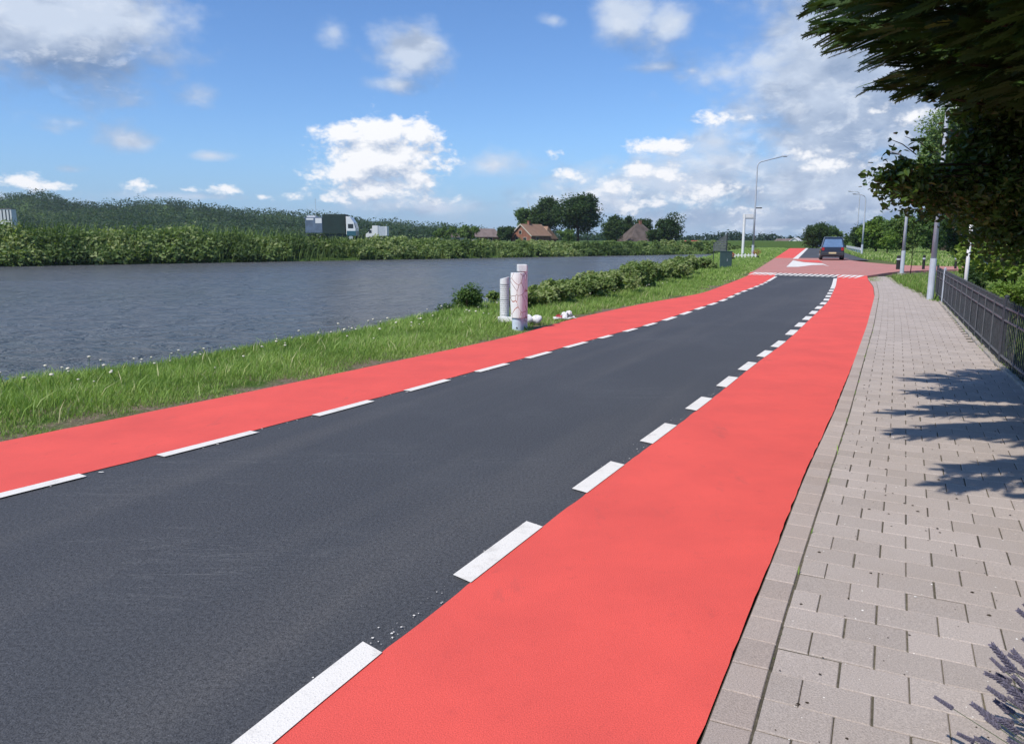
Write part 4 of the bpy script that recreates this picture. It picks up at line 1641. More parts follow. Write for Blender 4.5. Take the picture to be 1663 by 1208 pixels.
def wheel(parent, x, y, z, r, wd=.24):
    w_ = MB()
    prof = []
    n = 20
    for j in range(n):
        a = 2 * math.pi * j / n
        prof.append((math.cos(a), math.sin(a)))
    V = [(x - wd / 2, y + c * r, z + s_ * r) for c, s_ in prof] + [(x + wd / 2, y + c * r, z + s_ * r) for c, s_ in prof]
    w_.add(V, [tuple(range(n)), tuple(range(2 * n - 1, n - 1, -1))] + [((j + 1) % n, j, j + n, (j + 1) % n + n) for j in range(n)])
    wo = w_.build('wheel', M['black'], parent, bevel=.02)
    rim = MB()
    V = [(x - wd / 2 - .008, y + c * r * .58, z + s_ * r * .58) for c, s_ in prof] + [(x + wd / 2 + .008, y + c * r * .58, z + s_ * r * .58) for c, s_ in prof]
    rim.add(V, [tuple(range(n)), tuple(range(2 * n - 1, n - 1, -1))] + [((j + 1) % n, j, j + n, (j + 1) % n + n) for j in range(n)])
    rim.build('rim', M['steel'], wo)
    return wo


# the lorry: local x = right side of the vehicle, y = forward; it drives to the right
pl = at(500, 386, 110)
pr_ = at(581, 386, 110)
zg = at(540, 392, 110)[2]
Ltot = pr_[0] - pl[0]
rt = empty('lorry', ((pl[0] + pr_[0]) / 2, 110, zg), R(-90), 'dark green box lorry with a blue grey rear container and a white topped cab', 'lorry')
h0 = at(540, 349, 110)[2] - zg
MB().box(-1.2, 1.2, -Ltot / 2 + 2.45, Ltot / 2 - 1.45, 1.05, h0 + .05).build('cargo_box', M['tarp_green'], rt, bevel=.04)
bx = MB().box(-1.15, 1.15, -Ltot / 2, -Ltot / 2 + 2.42, 1.15, h0 - .35).build('rear_container', M['box_blue'], rt, bevel=.04)
MB().box(1.152, 1.17, -Ltot / 2 + 1.45, -Ltot / 2 + 2.35, 2.5, 3.2).box(1.152, 1.165, -Ltot / 2 + .2, -Ltot / 2 + 1.2, 2.95, 3.2).build('pale_panel', M['cab_white'], bx)
MB().box(-.8, .8, -Ltot / 2 + .2, -Ltot / 2 + 1.4, h0 - .345, h0 - .15).build('roof_unit', M['cab_white'], rt)
MB().box(-1.0, 1.0, -Ltot / 2 + .2, Ltot / 2 - .4, .72, 1.0).build('chassis', M['dark_paint'], rt)
yc = Ltot / 2
cabp = [(yc - 1.38, .9), (yc - .05, .9), (yc - .02, 1.7), (yc - .25, 2.6), (yc - .75, 3.35), (yc - 1.38, 3.45)]
cb = MB()
cb.add([(-1.12, y_, z_) for y_, z_ in cabp] + [(1.12, y_, z_) for y_, z_ in cabp], [tuple(range(6)), tuple(range(11, 5, -1))] + [((j + 1) % 6, j, j + 6, (j + 1) % 6 + 6) for j in range(6)])
cab = cb.build('cab', M['cab_white'], rt, bevel=.06)
MB().add([(-.95, yc + .0, 1.75), (.95, yc + .0, 1.75), (.95, yc - .22, 2.55), (-.95, yc - .22, 2.55), (-.95, yc + .03, 1.75), (.95, yc + .03, 1.75), (.95, yc - .19, 2.57), (-.95, yc - .19, 2.57)], [(4, 5, 6, 7), (0, 4, 7, 3), (1, 2, 6, 5), (3, 7, 6, 2)]).build('windscreen', M['glass'], cab)
for sx in (-1, 1):
    MB().box(sx * 1.125 - .01, sx * 1.125 + .01, yc - 1.1, yc - .35, 1.8, 2.4).build('side_window', M['glass'], cab)
MB().box(-1.16, 1.16, yc - 1.3, yc - .02, .75, 1.45).build('lower_cab', M['cab_blue'], cab, bevel=.03)
for y_ in (-Ltot / 2 + 1.0, -Ltot / 2 + 2.2, yc - .75):
    for sx in (-1, 1):
        wheel(rt, sx * 1.0, y_, .5, .5)

pl = at(596, 386, 112)
pr_ = at(630, 386, 112)
zg = at(610, 392, 112)[2]
Lv = pr_[0] - pl[0]
h0 = at(610, 367, 112)[2] - zg
# the van faces left
rt = empty('box_van', ((pl[0] + pr_[0]) / 2, 112, zg), R(90), 'small white box van in front of the lorry with a grey tail', 'van')
yc = Lv / 2
MB().box(-.95, .95, -yc + 1.25, yc - .95, .75, h0).build('cargo_box', M['cab_white'], rt, bevel=.04)
MB().box(-.9, .9, -yc, -yc + 1.22, .75, h0 - .1).build('tail_box', M['steel'], rt, bevel=.04)
MB().box(-.96, .96, -yc - .01, -yc + .12, .8, h0 - .05).build('tail_door', M['cab_white'], rt)
cabp = [(yc - .94, .55), (yc, .55), (yc, 1.0), (yc - .3, 1.2), (yc - .75, 1.75), (yc - .94, 1.75)]
cb = MB()
cb.add([(-.92, y_, z_) for y_, z_ in cabp] + [(.92, y_, z_) for y_, z_ in cabp], [tuple(range(6)), tuple(range(11, 5, -1))] + [((j + 1) % 6, j, j + 6, (j + 1) % 6 + 6) for j in range(6)])
cab = cb.build('cab', M['cab_white'], rt, bevel=.04)
for sx in (-1, 1):
    MB().box(sx * .925 - .01, sx * .925 + .01, yc - .85, yc - .45, 1.15, 1.6).build('side_window', M['glass'], cab)
for y_ in (-yc + .8, yc - .6):
    for sx in (-1, 1):
        wheel(rt, sx * .82, y_, .34, .34, .2)


# ------------------------------------------------------------------ street lamps
def lamp(name, px, py, pytop, label, Y=None, z=None, arm=1.8, rz=0.0, r=.07, mat='steel', group='street lamps', arm_rise=.35, lean=0.0, head=True):
    if Y is None:
        g = up(px, py)
        x, y, zb = g[0], g[1], 0.0
    else:
        g = at(px, py, Y)
        x, y, zb = g[0], Y, g[2]
    topz = at(px, pytop, y)[2]
    H = topz - zb
    rt = empty(name, (x, y, zb), rz, label, 'street lamp', group)
    MB().tube([(0, 0, -.3), (0, 0, 1.1)], [r * 1.15, r * 1.15], 12).build('base', M[mat], rt, smooth=False)
    pts = [(0, 0, 1.1), (0, 0, H * .5), (0, 0, H - arm_rise - .35)]
    rr = [r, r * .8, r * .6]
    if arm:
        for a in (25, 50, 75):
            pts.append((.45 * (1 - math.cos(R(a))), 0, H - arm_rise - .35 + .45 * math.sin(R(a))))
            rr.append(r * .55)
        pts.append((arm * .72, 0, H - .03))
        rr.append(r * .45)
    else:
        pts.append((0, 0, H))
        rr.append(r * .55)
    MB().tube(pts, rr, 10).build('pole', M[mat], rt, smooth=True)
    if arm and head:
        hd_ = MB()
        x0 = arm * .70
        hd_.add([(x0, -.10, H - .07), (x0 + .62, -.05, H + .03), (x0 + .62, .05, H + .03), (x0, .10, H - .07), (x0, -.08, H + .05), (x0 + .6, -.03, H + .10), (x0 + .6, .03, H + .10), (x0, .08, H + .05)],
                [(3, 2, 1, 0), (4, 5, 6, 7), (0, 1, 5, 4), (1, 2, 6, 5), (2, 3, 7, 6), (3, 0, 4, 7)])
        h_ = hd_.build('lamp_head', M['steel'], rt, bevel=.015)
        MB().box(x0 + .12, x0 + .5, -.05, .05, H - .065, H - .025).build('lens', M['glass'], h_)
    return rt, H


la, H = lamp('street_lamp', 1222, 418, 254, 'tall street lamp on the canal verge with a small dark bracket sign', arm=3.0, rz=R(0), r=.10, arm_rise=.55)
za = at(1226, 338, la.location.y)[2]
MB().box(.05, .62, -.03, .03, za - .05, za + .05).build('bracket_sign', M['dark_paint'], la)
lamp('street_lamp', 1399, 416, 315, 'slim lamp with a short arm to the left before the bright rounded tree', arm=1.1, rz=R(180), r=.09, arm_rise=.2)
lamp('street_lamp', 1390, 402, 311, 'farther slim lamp with a longer arm to the left', arm=1.5, rz=R(180), r=.09, arm_rise=.15, Y=105)
lp, H = lamp('street_lamp', 1464, 447, 250, 'pale lamp post with a cream foot on the lawn beside the plateau', arm=1.0, rz=R(200), r=.075)
MB().box(-.13, .13, -.13, .13, -.02, .10).build('foot_block', M['concrete'], lp, bevel=.01)
lamp('street_lamp', 1510, 487, 60, 'thick blue grey lamp post at the end of the black fence', arm=1.6, rz=R(-20), r=.072)
# white flag pole in the garden
g = at(1567, 470, 16.0)
rt = empty('white_pole', (g[0], g[1], 0), 0, 'white painted pole standing in the garden behind the fence', 'pole')
zt = at(1575, 325, g[1])[2]
MB().tube([(0, 0, -.1), (0, 0, zt)], [.040, .034], 12).build('shaft', M['white'], rt, smooth=True)
MB().lathe([(.015, 0), (.045, .02), (.045, .06), (.015, .09)], 12, (0, 0, zt - .01)).build('knob', M['white'], rt, smooth=True)

# route sign
g = at(1206, 412, 78)
rt = empty('route_sign', (g[0], 78, -.15), 0, 'white post with a white box sign reaching to the tall lamp', 'sign')
zt = at(1208, 348, 78)[2] + .15
MB().tube([(0, 0, 0), (0, 0, zt)], .13, 10).build('post', M['white'], rt)
MB().box(-.16, .98, -.09, .09, zt - .38, zt + .02).build('sign_box', M['white'], rt, bevel=.02)
MB().box(-.05, .9, -.10, -.091, zt - .46, zt - .40).build('sign_edge', M['dark_paint'], rt)

# ------------------------------------------------------------------ cabinet and slatted board
g = up(1178, 438)
rt = empty('utility_cabinet', (g[0], g[1], -.04), R(-6), 'dark green utility cabinet on the verge', 'cabinet')
MB().box(-.29, .29, -.18, .18, .06, .98).build('body', M['cab_green'], rt, bevel=.012)
MB().box(-.31, .31, -.20, .20, .983, 1.03).build('lid', M['cab_green'], rt, bevel=.01)
MB().box(-.27, -.01, -.188, -.181, .1, .95).box(.01, .27, -.188, -.181, .1, .95).build('door', M['cab_green'], rt)
MB().box(-.28, .28, -.17, .17, -.15, .057).build('plinth', M['concrete'], rt)
MB().box(.03, .05, -.205, -.189, .5, .62).build('handle', M['steel'], rt)
M['slat'] = plain('grey_weathered_slats', (.17, .19, .19), .8, .2, 0, .2, 5)
g2 = up(1176, 436)
rt = empty('slatted_board', (g2[0], g2[1] + .9, -.04), R(-4), 'grey slatted board with a slanting top standing behind the green cabinet', 'board')
zt = at(1183, 381, g2[1] + .9)[2] + .04
zl = at(1166, 396, g2[1] + .9)[2] + .04
nsl = 9
z0 = 1.0
for i in range(nsl):
    za_ = z0 + (zt - z0) * i / nsl
    zb_ = z0 + (zt - z0) * (i + 1) / nsl - .025
    xl = -.42 if zb_ < zl else -.42 + .68 * (zb_ - zl) / max(zt - zl, .01)
    xl2 = -.42 if za_ < zl else -.42 + .68 * (za_ - zl) / max(zt - zl, .01)
    MB().prism([(xl2, za_), (.30, za_), (.30, zb_), (xl, zb_)], .03).build('slat', M['slat'], rt)
MB().tube([(.34, .02, 0), (.34, .02, zt + .12)], .028, 8).tube([(-.38, .05, 0), (-.38, .05, zl)], .022, 8).build('post', M['dark_paint'], rt)

# ------------------------------------------------------------------ small things by the tall lamp
rt = empty('picket_fence', (*up(1207, 421), -.1), R(-14), 'short white picket fence left of the tall lamp foot', 'fence')
for i in range(8):
    MB().prism([(-1.0 + i * .27, 0), (-.88 + i * .27, 0), (-.88 + i * .27, .5), (-.94 + i * .27, .58), (-1.0 + i * .27, .5)], .03).build('picket', M['white'], rt)
MB().box(-1.05, 1.05, .032, .06, .15, .22).box(-1.05, 1.05, .032, .06, .38, .45).build('rail', M['white'], rt)
M['petal_red'] = plain('red_petals', (.45, .06, .06), .6, .3)
M['petal_red_l'] = leafmat('red_flower_petals', (.30, .02, .02), (.5, .08, .07), (.10, .16, .03))
for (px, py, sc_, lb) in ((1228, 421, .55, 'red flowering plant in a dark pot right of the tall lamp'), (1188, 424, .38, 'red flowers left of the white picket fence')):
    g = up(px, py)
    rt = empty('flower_pot', (g[0], g[1], -.05), 0, lb, 'plant')
    MB().lathe([(.16, 0), (.24, .3), (.26, .32)], 14).build('pot', M['dark_paint'], rt)
    V, F, T = clump_cloud([(0, 0, .32 + sc_ * .5, sc_ * .7, sc_ * .6, sc_ * .5, .5)], 260, .07, .4)
    npmesh('blossom', V, F, M['petal_red_l'], rt, T)

# ------------------------------------------------------------------ painted posts on the verge
def make_giraffe():
    m, t, o = newmat('cracked_pattern_paint')
    co = objco(t)
    v = t.new('ShaderNodeTexVoronoi', feature='DISTANCE_TO_EDGE')
    v.inputs['Scale'].default_value = 5.0
    n = t.noise(co, 5, 2, .5)
    cc = t.new('ShaderNodeVectorMath', operation='ADD')
    t.L.new(t.mapping(co, (1, 1, .85), loc=(.3, .1, .37)), cc.inputs[0])
    mm = t.vec('SCALE', co)
    t.L.new(cc.outputs[0], v.inputs['Vector'])
    f = t.math('LESS_THAN', v.outputs['Distance'], t.rng(n, .35, .65, .010, .022))
    g = t.rng(t.noise(co, 3, 3, .5), .4, .6)
    line = t.mix(g, C4((.40, .10, .04)), C4((.14, .08, .06)))
    c = t.mix(f, C4((.80, .79, .76)), line)
    pbsdf(t, o, c, .6, .3)
    return m


M['giraffe'] = make_giraffe()
M['post_white'] = plain('chalky_white_paint', (.78, .78, .76), .75, .3, 0, .1, 14, (.60, .60, .57))
M['post_blue'] = plain('pale_blue_paint', (.60, .68, .76), .7, .3, 0, .1, 14)
g = up(841, 534)
rt = empty('painted_post', (g[0], g[1], -.03), 0, 'round white mooring post painted with reddish brown crack lines, nearest to the lane', 'post')
MB().lathe([(.105, -.1), (.105, .22), (.11, .24)], 20).build('base', M['post_blue'], rt, smooth=False)
MB().lathe([(.13, .24), (.136, .5), (.134, .95), (.128, 1.04)], 24).build('shaft', M['giraffe'], rt)
MB().tube([(-.02, -.112, .06), (-.02, -.10, .06)], .014, 10).build('bolt_hole', M['black'], rt)
rt = empty('painted_post', (g[0] + .10, g[1] + .34, -.03), R(8), 'tall slim white post topped by a white block behind the crack patterned one', 'post')
MB().lathe([(.085, -.1), (.08, 1.16)], 18).build('shaft', M['giraffe'], rt)
MB().box(-.11, .055, -.10, .07, 1.05, 1.18).build('cap_block', M['post_white'], rt, bevel=.01)
g = up(818, 522)
rt = empty('painted_post', (g[0] + .02, g[1], -.03), 0, 'round white post covered in thin dark lines of lettering, left of the patterned one', 'post')
sb_ = MB().lathe([(.092, -.1), (.094, .45), (.092, .86)], 24)
ntop = 24
sb_.add([(.092 * math.cos(6.2832 * j / ntop), .092 * math.sin(6.2832 * j / ntop), .861 + .25 * (.092 + .092 * math.cos(6.2832 * j / ntop))) for j in range(ntop)] + [(.092 * math.cos(6.2832 * j / ntop), .092 * math.sin(6.2832 * j / ntop), .855) for j in range(ntop)],
        [tuple(range(ntop))] + [((j + 1) % ntop, j, j + ntop, (j + 1) % ntop + ntop) for j in range(ntop)])
sb_.build('shaft', M['post_white'], rt)
r3 = random.Random(5)
zz = .76
i = 0
while zz > .1:
    a_ = -2.75
    lt = MB()
    while a_ < -.4:
        w2 = 2.3 if i in (0, 7) else .12 + .35 * r3.random()
        a2 = min(a_ + w2, -.4)
        th_ = .006 if i in (0, 7) else .0035
        n_ = max(2, int((a2 - a_) / .12) + 1)
        V = []
        for j in range(n_):
            q = a_ + (a2 - a_) * j / (n_ - 1)
            V += [(.0955 * math.cos(q), .0955 * math.sin(q), zz - th_), (.0955 * math.cos(q), .0955 * math.sin(q), zz + th_)]
        lt.add(V, [(2 * j, 2 * j + 2, 2 * j + 3, 2 * j + 1) for j in range(n_ - 1)])
        a_ = a2 + .10
    lt.build('lettering_line', M['slat'], rt)
    zz -= .042
    i += 1
# the pale blue white cross piece lying between the posts
g = up(829, 523)
rt = empty('fallen_board', (g[0] - .03, g[1] - .1, -.02), R(-24), 'pale painted board lying between the white posts', 'board')
MB().box(-.22, .16, -.05, .05, .02, .13).build('plank', M['post_white'], rt, bevel=.01)

# white rolls and the litter
M['plastic'] = plain('white_plastic_sheet', (.80, .80, .80), .45, .4, 0, .05, 10)


def blob(name, c, r, mat, parent=None, seed=1, n1=20, n2=14, rough=.12):
    r2 = np.random.default_rng(seed)
    ph = r2.random(6) * 6
    V = []
    for j in range(n2 + 1):
        t_ = math.pi * j / n2
        for i in range(n1):
            a = 2 * math.pi * i / n1
            d = (math.sin(t_) * math.cos(a), math.sin(t_) * math.sin(a), math.cos(t_))
            k_ = 1 + rough * (math.sin(3 * a + ph[0]) * math.sin(2 * t_ + ph[1]) + .6 * math.sin(6 * a + ph[2]) * math.sin(5 * t_ + ph[3])) + rough * .4 * (r2.random() - .5) * (0 if j in (0, n2) else 1)
            V.append((c[0] + r[0] * d[0] * k_, c[1] + r[1] * d[1] * k_, c[2] + r[2] * d[2] * k_))
    F = []
    for j in range(n2):
        for i in range(n1):
            a = j * n1 + i
            b = j * n1 + (i + 1) % n1
            F.append((a, a + n1, b + n1, b))
    return npmesh(name, V, F, mat, parent, smooth=True)


g = up(858, 525)
o = blob('plastic_bundle', (g[0] - .02, g[1], .08), (.115, .09, .085), M['plastic'], None, 3, rough=.14)
tag(o, 'white tied plastic bundle touching the patterned post', 'bundle', 'white bundles on the grass')
o = blob('plastic_bundle', (g[0] + .16, g[1] + .01, .075), (.105, .09, .08), M['plastic'], None, 4, rough=.16)
tag(o, 'white plastic bundle lying farther right of the patterned post', 'bundle', 'white bundles on the grass')
g = up(919, 518)
rt = empty('crumpled_packaging', (g[0], g[1], 0), R(20), 'torn white packaging with red and dark print lying on the grass', 'litter')


def sheet(name, pts, mat, parent, seed):
    r2 = random.Random(seed)
    nx_, ny_ = 7, 6
    V = []
    for j in range(ny_):
        for i in range(nx_):
            u, v = i / (nx_ - 1), j / (ny_ - 1)
            p = [(pts[0][k] * (1 - u) + pts[1][k] * u) * (1 - v) + (pts[3][k] * (1 - u) + pts[2][k] * u) * v for k in range(3)]
            V.append((p[0] + r2.uniform(-.012, .012), p[1] + r2.uniform(-.012, .012), p[2] + r2.uniform(-.02, .02)))
    F = [(j * nx_ + i, j * nx_ + i + 1, (j + 1) * nx_ + i + 1, (j + 1) * nx_ + i) for j in range(ny_ - 1) for i in range(nx_ - 1)]
    o = npmesh(name, V, F, mat, parent)
    sm = o.modifiers.new('thickness', 'SOLIDIFY')
    sm.thickness = .004
    return o


sheet('sheet', [(-.12, 0, .03), (.08, -.02, .02), (.16, .05, .16), (-.04, .1, .13)], M['plastic'], rt, 1)
sheet('torn_flap', [(-.22, .02, .03), (-.10, -.02, .02), (-.06, .04, .09), (-.18, .08, .08)], M['petal_red'], rt, 2)
sheet('dark_flap', [(.02, -.03, .03), (.14, -.03, .03), (.15, .02, .10), (.04, .03, .11)], M['slat'], rt, 3)
sheet('lower_sheet', [(-.28, -.02, .02), (.2, -.07, .02), (.18, .0, .05), (-.25, .06, .05)], M['post_white'], rt, 4)

# ------------------------------------------------------------------ bollards of the side road
M['wood_dark'] = plain('tarred_wood', (.022, .026, .026), .7, .3, 0, .2, 8)
for (px, py, wd_, hh, lb) in ((1458, 441, .20, .82, 'broad black bollard beside the pale lamp post'), (1499, 441, .13, .85, 'black bollard left of the blue grey lamp post'), (1551, 440, .12, .82, 'black bollard between the blue grey lamp post and the white pole')):
    g = up(px, py)
    rt = empty('bollard', (g[0], g[1], -.02), R(12), lb, 'bollard', 'black bollards along the side road')
    MB().lathe([(wd_ / 2, -.2), (wd_ / 2, hh - .05), (wd_ / 2 * .7, hh)], 12).build('shaft', M['wood_dark'], rt)
    MB().lathe([(wd_ / 2 + .004, hh - .22), (wd_ / 2 + .006, hh - .14)], 12).build('band', M['steel'], rt)
# young tree stake
g = up(1478, 446)
rt = empty('sapling', (g[0], g[1], 0), 0, 'thin young tree with sparse twigs between two bollards', 'tree')
MB().tube([(0, 0, -.1), (.03, 0, .6), (0, 0, 1.5)], [.022, .016, .008], 6).tube([(0, 0, .8), (.25, .05, 1.3)], [.01, .004], 5, False).tube([(0, 0, .95), (-.25, -.05, 1.35)], [.01, .004], 5, False).build('trunk', M['bark'], rt)
V, F, T = clump_cloud([(0, 0, 1.3, .35, .3, .35, .8)], 160, .05, .5, .9)
npmesh('crown', V, F, M['leaf_mid'], rt, T)
# white rail right of the far road
ga, gb2 = at(1376, 401.5, 105), at(1399, 410, 76)
rt = empty('guard_rail', (ga[0], ga[1], 0), 0, 'long white rail low beside the far road', 'rail')
v_ = Vector((gb2[0] - ga[0], gb2[1] - ga[1], 0))
n_ = 9
for i in range(n_ + 1):
    q = v_ * (i / n_)
    MB().box(q.x - .05, q.x + .05, q.y - .05, q.y + .05, -.1, .60).build('post', M['white'], rt)
ang = math.atan2(v_.y, v_.x)
MB().box(0, v_.length, -.03, .03, .55, .78, Matrix.Rotation(ang, 4, 'Z') @ Matrix.Translation((0, -.09, 0))).build('beam', M['white'], rt)

# ------------------------------------------------------------------ the garden fence
FP = [(12.0, 21.6), (11.02, 19.5), (6.40, 9.85), (5.62, 8.1), (4.28, 5.2), (3.15, 2.95)]
rt = empty('garden_fence', (FP[1][0], FP[1][1], 0), 0, 'low black metal bar fence with two top rails along the footpath', 'fence')
base = Vector((FP[1][0], FP[1][1], 0))
FH = .80
M['fence_light'] = plain('sunlit_fence_paint', (.14, .15, .165), .45, .4, 0, .2, 12)  # lighter fence paint: sun on rails and bright bar gaps put into colour
allp = [Vector((x, y, 0)) - base for x, y in FP]
for s_i in range(len(allp) - 1):
    a, b = allp[s_i], allp[s_i + 1]
    d = b - a
    ln = d.length
    dn = d.normalized()
    ang = math.atan2(d.y, d.x)
    T0 = Matrix.Translation(a) @ Matrix.Rotation(ang, 4, 'Z')
    rl = MB()
    for (z0_, z1_) in ((.10, .125), (FH * .70, FH * .70 + .022), (FH * .90, FH * .90 + .022)):
        rl.box(.02, ln - .02, -.012, .012, z0_, z1_, T0)
    rl.build('rail', M['fence_light'], rt)
    br_ = MB()
    nb = int(ln / .105)
    for i in range(1, nb):
        x_ = ln * i / nb
        dz = .006 * math.sin(i * 1.7)
        br_.box(x_ - .006, x_ + .006, -.0065, .0065, .03, FH + dz, T0)
        br_.add([T0 @ Vector(p) for p in ((x_ - .011, -.008, FH + dz + .0005), (x_ + .011, -.008, FH + dz + .0005), (x_ + .011, .008, FH + dz + .0005), (x_ - .011, .008, FH + dz + .0005), (x_, 0, FH + dz + .045))], [(3, 2, 1, 0), (0, 1, 4), (1, 2, 4), (2, 3, 4), (3, 0, 4)])
    ns_ = max(int(ln / .95), 1)
    for i in range(1, ns_):
        x_ = ln * i / ns_
        MB().box(x_ - .011, x_ + .011, -.022, -.0125, .02, FH * .97, T0).build('gap_line_strip', M['fence_light'], rt)  # added pale strip imitating the light lines of gaps between bars
    bo = br_.build('bars', M['fence'], rt)
    bo['kind'] = 'stuff'
for i, p in enumerate(allp):
    m_ = M['steel'] if i == 1 else M['fence']
    po = MB().box(p.x - .022, p.x + .022, p.y - .022, p.y + .022, -.1, FH + .06).build('post', m_, rt, bevel=.004)
    MB().lathe([(.03, 0), (.03, .015), (.004, .035)], 10, (p.x, p.y, FH + .061)).build('post_cap', m_, po)
    if i == 1:
        po['label'] = 'bare galvanised corner post'
# broken edging stones along the fence foot
ed = MB()
for s_i in range(1, len(FP) - 1):
    a = Vector((*FP[s_i], 0))
    b = Vector((*FP[s_i + 1], 0))
    ln = (b - a).length
    ang = math.atan2(b.y - a.y, b.x - a.x)
    x_ = 0.0
    while x_ < ln - .1:
        L1 = min(.5, ln - x_)
        Mx = Matrix.Translation(a) @ Matrix.Rotation(ang, 4, 'Z') @ Matrix.Translation((x_, -.0, rng.normal(0, .006))) @ Matrix.Rotation(rng.normal(0, .018), 4, 'Z')
        ed.box(.008, L1 - .012, -.085, -.03, -.05, .045, Mx)
        x_ += L1
o = ed.build('edging', M['concrete'], bevel=.006)
tag(o, 'line of pale concrete edging stones under the black fence', 'edging', kind='structure')

# ------------------------------------------------------------------ the car
M['car_blue'] = plain('dark_blue_car_paint', (.030, .050, .085), .22, .6, .35, .03, 2)
M['sky_tinted_glass'] = plain('sky_tinted_glass', (.13, .22, .36), .04, 1.0)  # blue base colour puts the sky's reflection into the glass
M['red_lens'] = plain('red_tail_lamp', (.35, .02, .02), .2, .6)
M['plate'] = plain('yellow_plate', (.62, .52, .30), .5, .4)
g = up(1352, 423, PZ)
rt = empty('parked_car', (g[0], g[1] + .1, PZ + .012), -math.atan(.43) + R(3), 'dark blue tall estate car seen from behind at the plateau', 'car')
rt.scale = (.93, .93, .93)
MBc = MB()
sec = [  # y, z low, z belt, half width low, half width belt
    (0.0, .42, .95, .76, .78), (.10, .28, 1.02, .84, .84), (.9, .24, 1.05, .87, .87), (2.6, .24, 1.02, .87, .87), (3.6, .26, .92, .86, .84), (4.15, .34, .74, .76, .70)]
V = []
for (y_, z0_, z1_, w0_, w1_) in sec:
    V += [(-w0_ * .93, y_, z0_), (-w0_, y_, z0_ + .14), (-w1_, y_, z1_ - .12), (-w1_ * .93, y_, z1_), (w1_ * .93, y_, z1_), (w1_, y_, z1_ - .12), (w0_, y_, z0_ + .14), (w0_ * .93, y_, z0_)]
F = []
for i in range(len(sec) - 1):
    for j in range(8):
        a = i * 8 + j
        b = i * 8 + (j + 1) % 8
        F.append((a, b, b + 8, a + 8))
F.append(tuple(range(8))[::-1])
F.append(tuple((len(sec) - 1) * 8 + j for j in range(8)))
MBc.add(V, F)
MBc.build('body', M['car_blue'], rt, bevel=.03)


def loft(name, secs, mat, parent, bevel=.02):
    V = []
    for (y_, z_, w_) in secs:
        V.append((y_, z_, w_))
    return None


gl = MB()     # cabin glass body
cab = [(.10, 1.0, .80), (.34, 1.70, .62), (2.35, 1.72, .60), (3.15, 1.0, .78)]
V = [(-w_, y_, z_) for y_, z_, w_ in cab] + [(w_, y_, z_) for y_, z_, w_ in cab]
gl.add(V, [(0, 1, 2, 3), (7, 6, 5, 4), (0, 4, 5, 1), (1, 5, 6, 2), (2, 6, 7, 3), (3, 7, 4, 0)])
gl.build('windows', M['sky_tinted_glass'], rt, bevel=.02)
MB().add([(-.66, .24, 1.70), (.66, .24, 1.70), (.63, 2.45, 1.72), (-.63, 2.45, 1.72), (-.60, .30, 1.79), (.60, .30, 1.79), (.57, 2.35, 1.81), (-.57, 2.35, 1.81)], [(3, 2, 1, 0), (4, 5, 6, 7), (0, 1, 5, 4), (1, 2, 6, 5), (2, 3, 7, 6), (3, 0, 4, 7)]).build('roof', M['car_blue'], rt, bevel=.03)
for sx in (-1, 1):
    for p0_, p1_, r0_ in (((sx * .80, .10, 1.0), (sx * .63, .33, 1.72), .055), ((sx * .80, 1.3, 1.0), (sx * .635, 1.3, 1.72), .03), ((sx * .78, 3.12, 1.0), (sx * .61, 2.36, 1.73), .04)):
        MB().tube([p0_, p1_], r0_, 6).build('pillar', M['car_blue'], rt)
MB().box(-.82, .82, -.07, .08, .36, .62).build('rear_bumper', M['dark_paint'], rt, bevel=.03)
MB().box(-.27, .27, -.085, -.072, .50, .62).build('number_plate', M['plate'], rt)
for sx in (-1, 1):
    MB().box(sx * .70 - .10, sx * .70 + .10, -.035, .05, .74, .98).build('tail_light', M['red_lens'], rt, bevel=.015)
    MB().box(sx * .95 - .08, sx * .95 + .08, 2.65, 2.80, 1.0, 1.14).build('wing_mirror', M['car_blue'], rt, bevel=.03)
    for y_ in (.75, 3.3):
        wheel(rt, sx * .78, y_, .32, .32, .20)
MB().box(-.5, .5, .03, .06, .80, .86).build('chrome_strip', M['steel'], rt)

# ------------------------------------------------------------------ lavender at the lower right
def make_spike(seed):
    r2 = random.Random(seed)
    b = MB()
    L1 = .045 + .03 * r2.random()
    z = 0.0
    while z < L1:
        rr = .0055 * (1 - .45 * z / L1)
        for j in range(5):
            a = j * 1.257 + z * 300
            c_ = Vector((math.cos(a) * rr, math.sin(a) * rr, z))
            tipv = c_ + Vector((math.cos(a) * .004, math.sin(a) * .004, .009))
            s1 = Vector((-math.sin(a), math.cos(a), 0)) * .0032
            q = c_ - Vector((math.cos(a), math.sin(a), 0)) * rr
            b.add([c_ - s1, c_ + s1, tipv, q + Vector((0, 0, .006))], [(0, 1, 2), (1, 3, 2), (3, 0, 2)])
        z += .0062
    return b


